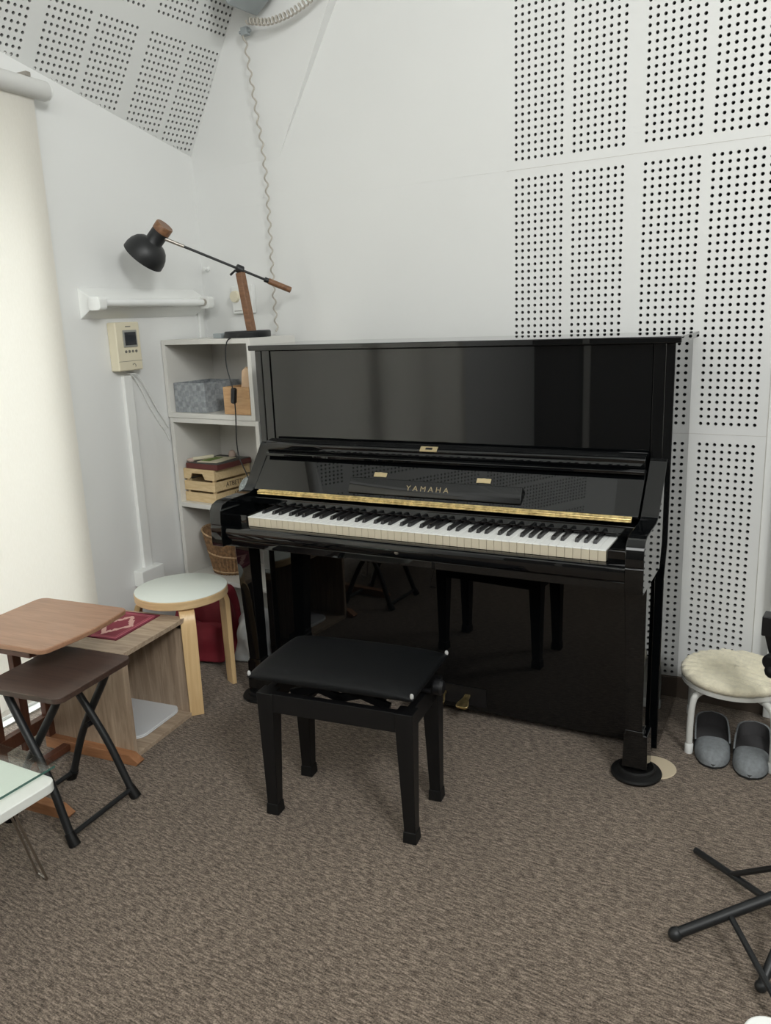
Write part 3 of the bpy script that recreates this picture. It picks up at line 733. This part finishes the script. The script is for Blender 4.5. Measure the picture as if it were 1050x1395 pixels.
o = lbox(.555, .605, .0, .018, .335, 1.195).build('cable_cover', M['white_pl'], bevel=.003); tag(o, 'white vertical cable duct on the left wall below the intercom', 'cable duct')
o = lbox(.52, .66, .0, .05, .30, .372).build('wall_outlet', M['white_pl'], bevel=.005); tag(o, 'white outlet box low on the left wall behind the oak cube', 'outlet')
def hang(pts, r, name, label, mat_=None):
    o = MB().tube(smooth([lwp(*p) for p in pts]), r, 8).build(name, mat_ or M['white_pl']); return tag(o, label, 'cable')
hang([(.565, .02, 1.20), (.53, .022, 1.195), (.49, .02, 1.15), (.45, .016, 1.09), (.41, .012, 1.03), (.375, .01, .985), (.352, .01, .95)], .0030, 'loose_cable', 'upper of two loose white cables hanging from the intercom to the shelf')
hang([(.575, .014, 1.203), (.545, .014, 1.19), (.50, .010, 1.13), (.455, .008, 1.05), (.415, .008, .99), (.37, .008, .93), (.350, .008, .89)], .0030, 'loose_cable', 'lower of two loose white cables hanging from the intercom to the shelf')
o = lbox(.035, .065, .0, .014, 1.20, 1.455).build('cable_cover', M['white_pl'], bevel=.003); tag(o, 'short white cable duct in the corner under the tube light', 'cable duct')
# dial on the back wall behind the lamp post
dl = thing('wall_dial', 'white wall control with a cream dial behind the lamp post', 'wall control', (-1.318, 0, 1.428))
part('plate', MB().box(-.062, .062, -.024, 0, 0, .122), M['white_pl'], dl, bevel=.004)
part('knob', MB().lathe([(.026, 0), (.024, .014), (.0, .0145)], 28, mat=align((-.036, -.024, .075), (0, -1, 0)), cap1=False), M['cream'], dl)
part('scale_mark', MB().box(-.05, -.005, -.0246, -.0238, .010, .013), M['btn'], dl)
o = MB().lathe([(.012, 0), (.012, .006), (.005, .010), (.005, .02), (.009, .024), (.0, .028)], 16, mat=align((0, 0, 0), (0, -1, 0)), cap1=False).build('wall_hook', M['white_pl'], loc=(-1.533, 0, 1.634)); tag(o, 'tiny white peg on the back wall near the corner', 'hook')
# coiled cord: vertical run and swag, grey box
def coil(path, r, turns, n=10):
    P = smooth(path, 10); out = []; L_ = [0]
    for i in range(1, len(P)): L_.append(L_[-1] + (P[i] - P[i - 1]).length)
    tot = L_[-1]; N_ = int(turns * n); up = Vector((0, -1, 0))
    for k in range(N_ + 1):
        d = tot * k / N_; i = 0
        while i < len(P) - 2 and L_[i + 1] < d: i += 1
        t = (d - L_[i]) / max(1e-6, L_[i + 1] - L_[i]); p = P[i].lerp(P[i + 1], t); tg = (P[i + 1] - P[i]).normalized()
        a1 = (up - up.dot(tg) * tg).normalized(); a2 = tg.cross(a1); a = 2 * pi * k / n
        out.append(p + r * (cos(a) * a1 + sin(a) * a2))
    return out
o = MB().tube(coil([(-1.150, -.075, 2.515), (-1.140, -.055, 2.30), (-1.129, -.03, 2.05), (-1.125, -.028, 1.80), (-1.128, -.028, 1.55), (-1.125, -.028, 1.345)], .0062, 22, 12), .0036, 8).build('coiled_cord', M['cord']); tag(o, 'stretched beige coiled cord hanging straight down the back wall', 'cord')
o = MB().tube(coil([(-1.105, -.10, 2.552), (-1.05, -.10, 2.538), (-1.00, -.10, 2.528), (-.93, -.10, 2.530), (-.855, -.10, 2.543), (-.77, -.10, 2.572), (-.66, -.10, 2.63), (-.5, -.10, 2.74)], .0115, 34, 12), .0036, 8).build('coiled_cord', M['cord']); tag(o, 'tightly coiled beige cord swagging to the right from the grey box', 'cord')
o = MB().box(-.016, .016, -.012, .012, -.015, .015).box(-.03, .028, -.006, .006, -.006, .006).build('cord_clip', M['greybox'], bevel=.002, loc=(-1.143, -.075, 2.527)); tag(o, 'small metal cord clip on the back wall under the grey box', 'clip')
sp = thing('grey_box', 'grey box under the sloping ceiling above the hanging cord', 'equipment box', (-1.005, -.17, 2.60))
BM = Matrix.Rotation(-.55, 4, 'Y')
part('case', MB().box(-.075, .075, -.085, .085, 0, .18, mat=BM), M['greybox'], sp, bevel=.008)
part('face_panel', MB().box(-.055, .045, -.088, -.084, .03, .15, mat=BM), M['cream'], sp, bevel=.001)

# roller blinds
for k, (a, b) in enumerate(((.925, 2.655), (2.650, 3.98))):
    rb = thing('roller_blind', ('cream roller blind nearest the corner, lit from behind' if k == 0 else 'second cream roller blind farther along the window wall'), 'blind', group='roller blinds over the windows')
    part('cassette', MB().tube([lwp(a - (.05 if k == 0 else .0), .055, 2.205), lwp(b, .055, 2.205)], .033, 24), M['cassette'], rb, bevel=.004)
    part('end_cap', MB().tube([lwp(a - (.062 if k == 0 else .004), .055, 2.205), lwp(a - (.05 if k == 0 else .0), .055, 2.205)], .029, 24), M['white_pl'], rb, bevel=.004)
    part('bracket', lbox(a + .02, a + .04, .0, .07, 2.236, 2.25), M['steel'], rb)
    part('fabric', lbox(a, b, .0475 - .004 * k, .0490 - .004 * k, .088, 2.205), M['blind'], rb, smooth=False)
    part('bottom_bar', lbox(a, b, .042, .054, .070, .088), M['blind'], rb, bevel=.003)

# ---------------------------------------------------------------- birch stool
st = thing('round_stool', 'three-legged birch stool with pale round top beside the oak cube', 'stool', (-.977, -.855, 0))
part('seat_rim', MB().lathe([(.167, .405), (.171, .408), (.171, .434), (.169, .4365)], 64), M['birchedge'], st)
part('seat_top', MB().lathe([(.1695, .4367), (.1695, .4385), (.168, .4395), (.0, .4397)], 64, cap1=False), M['stooltop'], st)
def bent_leg(ang):
    mb = MB(); w = .027; t = .0105
    pth = [(.045, .398), (.118, .398), (.145, .392), (.161, .377), (.169, .353), (.1705, .30), (.172, .0)]
    vs = []; fs = []
    for i, (r, z) in enumerate(pth):
        a = pth[max(i - 1, 0)]; b = pth[min(i + 1, len(pth) - 1)]; dx, dz = b[0] - a[0], b[1] - a[1]; l = sqrt(dx * dx + dz * dz); nx, nz = -dz / l, dx / l
        tt = t if i < len(pth) - 1 else t * .85
        ww = w if i < len(pth) - 1 else w * .93
        for (sy, so) in ((-1, -1), (1, -1), (1, 1), (-1, 1)): vs.append((r + so * tt * nx, sy * ww, max(0, z + so * tt * nz)))
    for i in range(len(pth) - 1):
        for k in range(4): fs.append((i * 4 + k, i * 4 + (k + 1) % 4, i * 4 + 4 + (k + 1) % 4, i * 4 + 4 + k))
    fs += [(3, 2, 1, 0), tuple(len(vs) - 4 + k for k in range(4))]
    return mb.add(vs, fs, mat=Matrix.Rotation(radians(ang), 4, 'Z'))
for ang in (-38, 70, 215): part('leg', bent_leg(ang), M['birch'], st, bevel=.002)

# ---------------------------------------------------------------- oak cube with mat and tray
YA = radians(10.6)
cube = thing('open_cube_shelf', 'oak veneer open cube on the carpet with its open side towards the piano', 'cube shelf', (-.985, -1.158, 0), YA)
w2, d2, hh, t = .168, .170, .377, .016      # half x, half y
part('side_panel', MB().box(-w2, w2, -d2, -d2 + t, 0, hh - t), M['oakv'], cube, bevel=.001)
part('side_panel', MB().box(-w2, w2, d2 - t, d2, 0, hh - t), M['oakv'], cube, bevel=.001)
part('top_panel', MB().box(-w2, w2, -d2, d2, hh - t, hh), M['oak'], cube, bevel=.001)
part('bottom_panel', MB().box(-w2, w2, -d2 + t, d2 - t, 0, t), M['oak'], cube, bevel=.001)
part('back_panel', MB().box(-w2, -w2 + .008, -d2 + t, d2 - t, t, hh - t), M['oakv'], cube)
part('cam_fitting', MB().box(w2 - .045, w2 - .012, d2 - t - .006, d2 - t, hh - t - .02, hh - t), M['satin'], cube)
ma = thing('table_mat', 'small crimson oriental mat on top of the oak cube', 'mat', (-1.008, -1.13, hh + .0002), YA + .02)
part('woven_field', MB().box(-.088, .088, -.12, .12, 0, .003), M['rug'], ma, smooth=False)
o = MB().prism(rrect(.27, .255, .05, 8), 0, .006, 'z').prism([(p[0] * 1., p[1] * 1.) for p in rrect(.27, .255, .05, 8)], .006, .012, 'z')
o = o.build('white_tray', M['tray'], bevel=.003, loc=(-1.003, -1.126, .0165), rotz=YA); tag(o, 'white flat tray lying inside the oak cube', 'tray')

# ---------------------------------------------------------------- C-shaped mahogany side table
tb = thing('side_table', 'brown mahogany side table with slatted back frame under the blind', 'side table', (-.905, -1.478, 0), radians(9.5))
poly = []
def arc(cx, cy, r, a0, a1, n=6): return [(cx + r * cos(radians(a0 + (a1 - a0) * k / n)), cy + r * sin(radians(a0 + (a1 - a0) * k / n))) for k in range(n + 1)]
# slightly bowed front and back edges
hw, hd = .185, .178
top = arc(hw - .03, hd - .03, .03, 90, 0)[::1]
pts = arc(-hw + .03, -hd + .03, .03, 180, 270) + [(0, -hd)] + arc(hw - .035, -hd + .03, .03, 270, 350) + [(hw + .008, -.06), (hw + .011, 0), (hw + .008, .06)] + arc(hw - .035, hd - .03, .03, 10, 90) + [(0, hd)] + arc(-hw + .03, hd - .03, .03, 90, 180)
part('table_top', MB().prism(pts, .514, .530, 'z'), M['mahog'], tb, bevel=.004, seg=3)
part('top_rail', MB().box(-.20, .10, -.155, -.125, .486, .513), M['mahogdark'], tb, bevel=.003)
part('top_rail', MB().box(-.20, .10, .115, .145, .486, .513), M['mahogdark'], tb, bevel=.003)
for y in (-.165, .145):
    part('runner', MB().prism([(-.21, 0), (.175, 0), (.185, .012), (.15, .034), (-.21, .04)], y - .017, y + .017, 'y'), M['runner'], tb, bevel=.002)
for y in (-.165, -.06, .045, .145):
    part('slat', MB().box(-.212, -.188, y - .016, y + .016, .04, .486), M['mahogdark'], tb, bevel=.002)
part('lower_rail', MB().box(-.214, -.186, -.165, .145, .075, .12), M['mahogdark'], tb, bevel=.002)
part('cross_rail', MB().box(-.13, -.10, -.165, .145, .008, .03), M['mahogdark'], tb, bevel=.002)

# ---------------------------------------------------------------- dark folding stool-table
fs_ = thing('folding_table', 'small dark wenge-topped folding table with black crossed tube legs', 'folding table', (-.718, -1.572, 0), radians(10))
part('table_top', MB().prism(rrect(.285, .300, .028, 6), .430, .448, 'z'), M['wenge'], fs_, bevel=.003, seg=2)
F = {}
for nm, (x, y) in {'F3': (-.575, -1.69), 'F1': (-.613, -1.442), 'F2': (-.885, -1.472), 'F4': (-.850, -1.71)}.items():
    d = Vector((x + .718, y + 1.572, 0)); d.rotate(Matrix.Rotation(-radians(10), 3, 'Z')); F[nm] = d
topx = .088
def tleg(foot, tx):
    a = Vector((foot.x, foot.y, .0)); b = Vector((tx, foot.y * .80, .430))
    m1 = a.lerp(b, .45) + Vector((.014 if foot.x > 0 else -.014, 0, 0))
    P = smooth([a, a.lerp(b, .1), m1, b.lerp(a, .12), b], 5)
    return P, a, b
for nm, tx in (('F1', -topx), ('F3', -topx), ('F2', topx), ('F4', topx)):
    P, a, b = tleg(F[nm], tx)
    lg = part('leg', MB().tube(P, .0115, 12), M['blackmetal'], fs_)
    d = (P[3] - P[0]).normalized()
    part('rubber_foot', MB().lathe([(.016, 0), (.0165, .004), (.0135, .04)], 16, mat=align(a, d)), M['rubber'], lg)
def onleg(nm, tx, t):
    P, a, b = tleg(F[nm], tx); return P[int(t * (len(P) - 1))]
for pr2, tx in ((('F1', 'F3'), -topx), (('F2', 'F4'), topx)):
    part('stretcher', MB().tube([onleg(pr2[0], tx, .2), onleg(pr2[1], tx, .2)], .0075, 10), M['blackmetal'], fs_)
part('pivot_bolt', MB().tube([Vector((0, F['F1'].y * .88 - .02, .235)), Vector((0, F['F1'].y * .88 + .02, .235))], .008, 10), M['satin'], fs_)
part('pivot_bolt', MB().tube([Vector((0, F['F3'].y * .88 - .02, .235)), Vector((0, F['F3'].y * .88 + .02, .235))], .008, 10), M['satin'], fs_)

# ---------------------------------------------------------------- low glass-topped table
gt = thing('low_table', 'low white table with a green glass sheet and steel hairpin legs', 'table', (-.40, -1.822, 0), radians(4))
part('table_top', MB().prism([(-.62, -.44)] + [(-.04, -.44), (0, -.40)] + arc(-.03, -.03, .03, 0, 90) + [(-.62, 0)], .305, .330, 'z'), M['whitepaint'], gt, bevel=.003)
gl = part('glass_sheet', MB().prism([(-.62, -.44), (-.035, -.44)] + arc(-.045, .022, .012, 0, 90, 4) + [(-.62, .034)], .3425, .3475, 'z'), M['tableglass'], gt, smooth=False, label='clear green tinted glass sheet')
part('glass_edge', MB().box(-.0347, -.0328, -.44, .02, .3425, .3475), M['glassedge'], gl, label='dark green polished edge')
for (x, y) in ((-.16, -.22), (-.50, -.22)): part('spacer', MB().lathe([(.012, .330), (.012, .3425)], 16, mat=Matrix.Translation((x, y, 0))), M['steel'], gt)
def hairpin(tx, ty, fx_, fy_):
    P = [(tx - .0, ty - .04, .305), (tx * .5 + fx_ * .5 + .0, ty * .5 + fy_ * .5 - .028, .15), (fx_ - .022, fy_ - .005, .008), (fx_, fy_, .0052), (fx_ + .018, fy_ + .004, .008), (tx * .5 + fx_ * .5 + .03, ty * .5 + fy_ * .5 + .024, .15), (tx + .045, ty + .03, .305)]
    return MB().tube(P, .0048, 10)
part('hairpin_leg', MB().tube([(-.101, -.086, .305), (-.151, .008, .010), (-.146, .0125, .0052), (-.115, .0085, .0052), (-.109, .004, .010), (-.074, -.091, .305)], .0033, 10), M['steel'], gt)
part('hairpin_leg', hairpin(-.55, -.075, -.56, -.03), M['steel'], gt)
part('hairpin_leg', hairpin(-.05, -.36, -.06, -.42), M['steel'], gt)
part('hairpin_leg', hairpin(-.55, -.36, -.56, -.42), M['steel'], gt)

# ---------------------------------------------------------------- bags by the shelf
def soft_bag(w, d, h, seed, top=.6, n=28, lay=14, amp=.012):
    rnd = random.Random(seed); ph = [rnd.uniform(0, 6.28) for _ in range(6)]
    mb = MB(); vs = []; fs = []
    for i in range(lay + 1):
        t = i / lay; sc = 1 - .06 * t - (1 - top) * max(0, (t - .7) / .3) ** 1.6
        for k in range(n):
            a = 2 * pi * k / n; ca, sa = cos(a), sin(a)
            e = 1 / (abs(ca) ** 4 + abs(sa) ** 4) ** .25
            wob = amp * (sin(3 * a + ph[0] + 4 * t) + .7 * sin(5 * a + ph[1] - 6 * t) + .6 * sin(9 * t + ph[2] + 2 * a))
            vs.append(((w / 2 + wob) * ca * e * sc, (d / 2 + wob) * sa * e * sc, h * t + .008 * sin(4 * a + ph[3]) * t))
    for i in range(lay):
        for k in range(n): fs.append((i * n + k, i * n + (k + 1) % n, (i + 1) * n + (k + 1) % n, (i + 1) * n + k))
    fs.append(tuple(range(n - 1, -1, -1))); fs.append(tuple(lay * n + k for k in range(n)))
    return mb.add(vs, fs)
rb_ = thing('red_bag', 'dark red fabric bag on the floor in front of the shelf', 'bag', (-1.185, -.530, 0), .30)
part('bag_body', soft_bag(.28, .15, .31, 3, .75), M['redcloth'], rb_, angle=2., subsurf=1)
part('front_pocket', soft_bag(.22, .05, .17, 5, .9, amp=.004), M['redcloth'], rb_, angle=2., loc=(.0, -.085, .012), subsurf=1)
o = soft_bag(.14, .15, .24, 9, .35, amp=.014).build('plastic_bag', M['plasticbag'], loc=(-.975, -.475, 0), angle=2., subsurf=1); tag(o, 'crumpled pale plastic bag between the red bag and the piano leg', 'bag')

# ---------------------------------------------------------------- low white stool with fleece cushion, slippers
ws = thing('low_stool', 'low white steel stool with a cream fleece seat right of the piano', 'stool', (.862, -.25, 0), radians(2))
mb = MB(); nl = 40; prof = [(.146, .228), (.157, .233), (.162, .244), (.158, .253)] + [(.152 - .008 * k, .2575 + .0065 * (k / 19) ** .5) for k in range(19)] + [(.0, .264)]
vs = []; fsx = []; nn = 140
rnd = random.Random(2)
for i, (r, z) in enumerate(prof):
    for k in range(nn):
        a = 2 * pi * k / nn; j = 1 + rnd.uniform(-.012, .012) * (1 if i > 0 else 0)
        x, y = r * cos(a) * j, r * sin(a) * j
        vs.append((x, y, z + (.0036 * sin(215 * (y + .22 * x) + 1.2 * sin(25 * x)) if i > 3 else 0) + rnd.uniform(-.0012, .0012)))
for i in range(len(prof) - 1):
    for k in range(nn): fsx.append((i * nn + k, i * nn + (k + 1) % nn, (i + 1) * nn + (k + 1) % nn, (i + 1) * nn + k))
fsx.append(tuple(range(nn - 1, -1, -1))); mb.add(vs, fsx)
part('cushion', mb, M['fluffy'], ws, angle=2., label='cream fleece seat cover')
part('seat_pan', MB().lathe([(.135, .212), (.158, .216), (.158, .228), (.0, .2285)], 48, cap1=False), M['whitemetal'], ws)
for (x, y) in ((-.104, -.128), (.139, -.137), (-.150, .140), (.130, .118)):
    ln_ = sqrt(x * x + y * y); ux, uy = x / ln_, y / ln_
    P = smooth([(ux * .085, uy * .085, .205), (ux * (ln_ - .050), uy * (ln_ - .050), .204), (ux * (ln_ - .016), uy * (ln_ - .016), .192), (ux * (ln_ - .004), uy * (ln_ - .004), .160), (x, y, .10), (x, y, .0)], 5)
    lg = part('leg', MB().tube(P, .0105, 14), M['whitemetal'], ws)
    part('foot_cap', MB().lathe([(.0125, 0), (.013, .003), (.013, .030), (.011, .033)], 16, mat=Matrix.Translation((x, y, 0))), M['white_pl'], lg)

def slipper(label, toe, heel, flip=1):
    tx, ty = toe; hx, hy = heel; d = Vector((tx - hx, ty - hy, 0)); Ls = d.length; rz = atan2(d.y, d.x)
    r = thing('slipper', label, 'slipper', (hx, hy, 0), rz, 'grey slippers under the low stool')
    def width(t): return .036 + .016 * sin(min(1, t / .72) * pi / 2) if t < .9 else .052 * sqrt(max(0., 1 - ((t - .9) / .1) ** 2)) * .98 + .001
    def outline(sc=1., n=30):
        up = []; dn = []
        for k in range(n + 1):
            t = k / n
            wv = (.046 + .006 * sin(pi * t)) * (1 - max(0, (t - .62) / .38) ** 3.2) ** .5 * (1 - max(0, (.2 - t) / .2) ** 2.6) ** .5
            up.append((Ls * t, wv * sc)); dn.append((Ls * t, -wv * sc))
        return up + dn[::-1][1:-1]
    part('sole', MB().prism(outline(1.03), 0, .010, 'z'), M['sole'], r, bevel=.002)
    part('insole', MB().prism(outline(.93), .010, .016, 'z'), M['slipin'], r)
    # upper: vamp covering the front half, shell with thickness
    def shell(t0, t1, h0, h1, n=16, m=18, thick=.006, back=False):
        mb = MB(); vs = []; fs = []
        for lay in (0, 1):
            for i in range(n + 1):
                t = t0 + (t1 - t0) * i / n
                wv = (.0475 + .006 * sin(pi * t)) * (1 - max(0, (t - .62) / .38) ** 3.2) ** .5 * (1 - max(0, (.2 - t) / .2) ** 2.6) ** .5 - lay * thick * .8
                wv = max(wv, .001); h = (h0 + (h1 - h0) * i / n) - lay * thick
                if t > .8: h *= (1 - ((t - .8) / .2) ** 2.4) ** .5 if t < 1 else .02
                for k in range(m + 1):
                    a = pi * k / m; x = Ls * min(1.0, t) - (lay * thick if t > .98 else 0)
                    vs.append((x + (.012 * sin(a) if i == 0 else 0), wv * math.copysign(abs(cos(a)) ** .7, cos(a)), .008 + max(h, .002) * sin(a) ** .8))
        q = (n + 1) * (m + 1)
        for lay in (0, 1):
            for i in range(n):
                for k in range(m):
                    a = lay * q + i * (m + 1) + k; f = (a, a + 1, a + m + 2, a + m + 1); fs.append(f if lay else f[::-1])
        for k in range(m): fs.append((k, k + 1, q + k + 1, q + k))
        return mb.add(vs, fs)
    part('vamp', shell(.56, 1.0, .046, .038), M['slipper'], r, angle=1.5)
    # heel wall
    mb = MB(); vs = []; fs = []; n = 36
    for lay in (0, 1):
        for zi in range(5):
            for k in range(n + 1):
                q = k / n; sd_ = -1 + 2 * q; t = .60 * abs(sd_) ** 1.0
                wv = (.0475 + .006 * sin(pi * t)) * (1 - max(0, (.2 - t) / .2) ** 2.6) ** .5 - lay * .005
                tt = t + (lay * .005 / Ls if abs(sd_) < .5 else 0)
                hgt = .030 + .026 * (1 - abs(sd_)) ** .7
                vs.append((Ls * tt, math.copysign(max(wv, 0), sd_), .008 + hgt * zi / 4))
    q = 5 * (n + 1)
    for lay in (0, 1):
        for zi in range(4):
            for k in range(n):
                a = lay * q + zi * (n + 1) + k; f = (a, a + 1, a + n + 2, a + n + 1); fs.append(f if not lay else f[::-1])
    for k in range(n): a = 4 * (n + 1) + k; fs.append((a, a + 1, q + a + 1, q + a))
    mb.add(vs, fs); mb.mi = [0] * (4 * n) + [1] * (4 * n) + [0] * n
    part('heel_wall', mb, [M['slipper'], M['slipin']], r, angle=1.5)
    return r
slipper('left one of two grey felt slippers under the low white stool', (.851, -.452), (.790, -.190))
slipper('right one of two grey felt slippers, by the right leg of the low white stool', (.956, -.462), (.925, -.195))

# ---------------------------------------------------------------- black stand at the right edge, tall stand, white chair corner
ms = thing('folding_stand', 'black folding tripod stand base lying open at the right edge of the carpet', 'stand', (1.165, -1.09, 0))
SO = Vector(ms.location)
def S(p): return tuple(Vector(p) - SO)
part('leg', MB().tube([S((.927, -1.228, .017)), S((1.165, -1.075, .135))], .0125, 12).sphere(S((.929, -1.227, .018)), .0165, 12), M['blackmetal'], ms)
part('leg', MB().tube([S((.899, -.893, .012)), S((1.165, -1.105, .062))], .0085, 12), M['blackmetal'], ms)
part('leg', MB().tube([S((1.116, -1.284, .014)), S((1.165, -1.09, .15))], .0105, 12).sphere(S((1.116, -1.284, .014)), .013, 12), M['blackmetal'], ms)
part('brace', MB().tube([S((1.00, -.975, .032)), S((1.165, -1.09, .20))], .007, 8), M['blackmetal'], ms)
part('brace', MB().tube([S((1.028, -1.163, .067)), S((1.165, -1.36, .04))], .007, 8), M['blackmetal'], ms)
part('pole', MB().tube([S((1.165, -1.09, .03)), S((1.165, -1.09, .75))], .012, 12), M['blackmetal'], ms)
kb = thing('clamp_stand', 'black upright stand with clamp block and round knob, beside the low stool', 'stand', (1.03, -.49, 0))
part('pole', MB().frustum((.075, .02, .02), (.014, .014), (-.040, -.01, .52), (.022, .018)), M['satin'], kb, bevel=.003)
part('clamp_block', MB().box(-.062, .03, -.035, .02, .488, .545).box(-.04, .02, -.025, .015, .545, .560), M['satin'], kb, bevel=.003)
part('knob', MB().lathe([(.014, 0), (.024, .004), (.024, .024), (.018, .03)], 20, mat=align((-.024, -.03, .420), (-.3, -1, 0))).sphere((-.026, -.05, .395), .02, 12), M['rubber'], kb, bevel=.002)
for a in (-80, 40, 160): part('leg', MB().tube([(.075, .02, .06), (.075 + .085 * cos(radians(a)), .02 + .085 * sin(radians(a)), .012)], .010, 10), M['satin'], kb)
wc = thing('white_stool', 'white stool of which one rounded corner enters at the bottom right', 'stool', (1.34, -1.93, 0), .15)
part('seat', MB().prism(rrect(.34, .34, .035, 8), .385, .405, 'z'), M['white_pl'], wc, bevel=.005)
for sx in (-1, 1):
    for sy in (-1, 1): part('leg', MB().tube([(sx * .12, sy * .12, .385), (sx * .125, sy * .125, 0)], .012, 12), M['whitemetal'], wc)

# ---------------------------------------------------------------- light
w = bpy.data.worlds.new('daylight'); SC.world = w; w.use_nodes = True
bg = w.node_tree.nodes['Background']; bg.inputs['Color'].default_value = (.86, .93, 1.0, 1); bg.inputs['Strength'].default_value = 3.0
def area(name, loc, target, sx, sy, watts, col):
    l = bpy.data.lights.new(name, 'AREA'); l.shape = 'RECTANGLE'; l.size = sx; l.size_y = sy; l.energy = watts; l.color = col
    o = bpy.data.objects.new(name, l); COL.objects.link(o); o.location = loc
    o.rotation_euler = (Vector(target) - Vector(loc)).to_track_quat('-Z', 'Y').to_euler(); return o
area('front_fill_light', (1.1, -4.0, 2.75), (-.5, -.6, 0.7), 2.2, 1.1, 44, (.99, 1., .975))  # added soft fill behind the viewer, evens out walls and floor; no fixture
area('right_fill_light', (3.15, -2.9, 3.3), (-1.4, -1.0, 1.2), 1.2, .9, 128, (.985, 1., .985))  # added fill off the right wall to brighten the left wall; no window there
# daylight falling on the outside of the two windows
for k, (a, b) in enumerate((W1, W2)):
    c = lwp((a + b) / 2, -.75, 1.0); area('window_daylight_%d' % (k + 1), c, lwp((a + b) / 2, 0, .80), 2.0, 2.0, 36, (1., .985, .95))

# ---------------------------------------------------------------- camera
cam = bpy.data.cameras.new('camera'); co = bpy.data.objects.new('camera', cam); COL.objects.link(co)
cam.sensor_fit = 'VERTICAL'; cam.sensor_height = 36.; cam.lens = 1118.6073 / 1395 * 36.; cam.clip_start = .05
RW = ((0.8404938, 0.5404127, -0.039043), (0.0948936, -0.2177649, -0.9713772), (-0.5334467, 0.8127316, -0.2343118))
co.matrix_world = Matrix(((RW[0][0], -RW[1][0], -RW[2][0], 1.27710), (RW[0][1], -RW[1][1], -RW[2][1], -2.87648), (RW[0][2], -RW[1][2], -RW[2][2], 1.40085), (0, 0, 0, 1)))
SC.camera = co
SC.view_settings.view_transform = 'Standard'; SC.view_settings.look = 'None'; SC.view_settings.gamma = 1.; SC.view_settings.exposure = 0.
try: SC.view_settings.use_curve_mapping = False
except Exception: pass
SC.cycles.max_bounces = 10; SC.cycles.diffuse_bounces = 5; SC.cycles.glossy_bounces = 5; SC.cycles.transparent_max_bounces = 8
SC.cycles.sample_clamp_indirect = 6.; SC.cycles.use_denoising = True
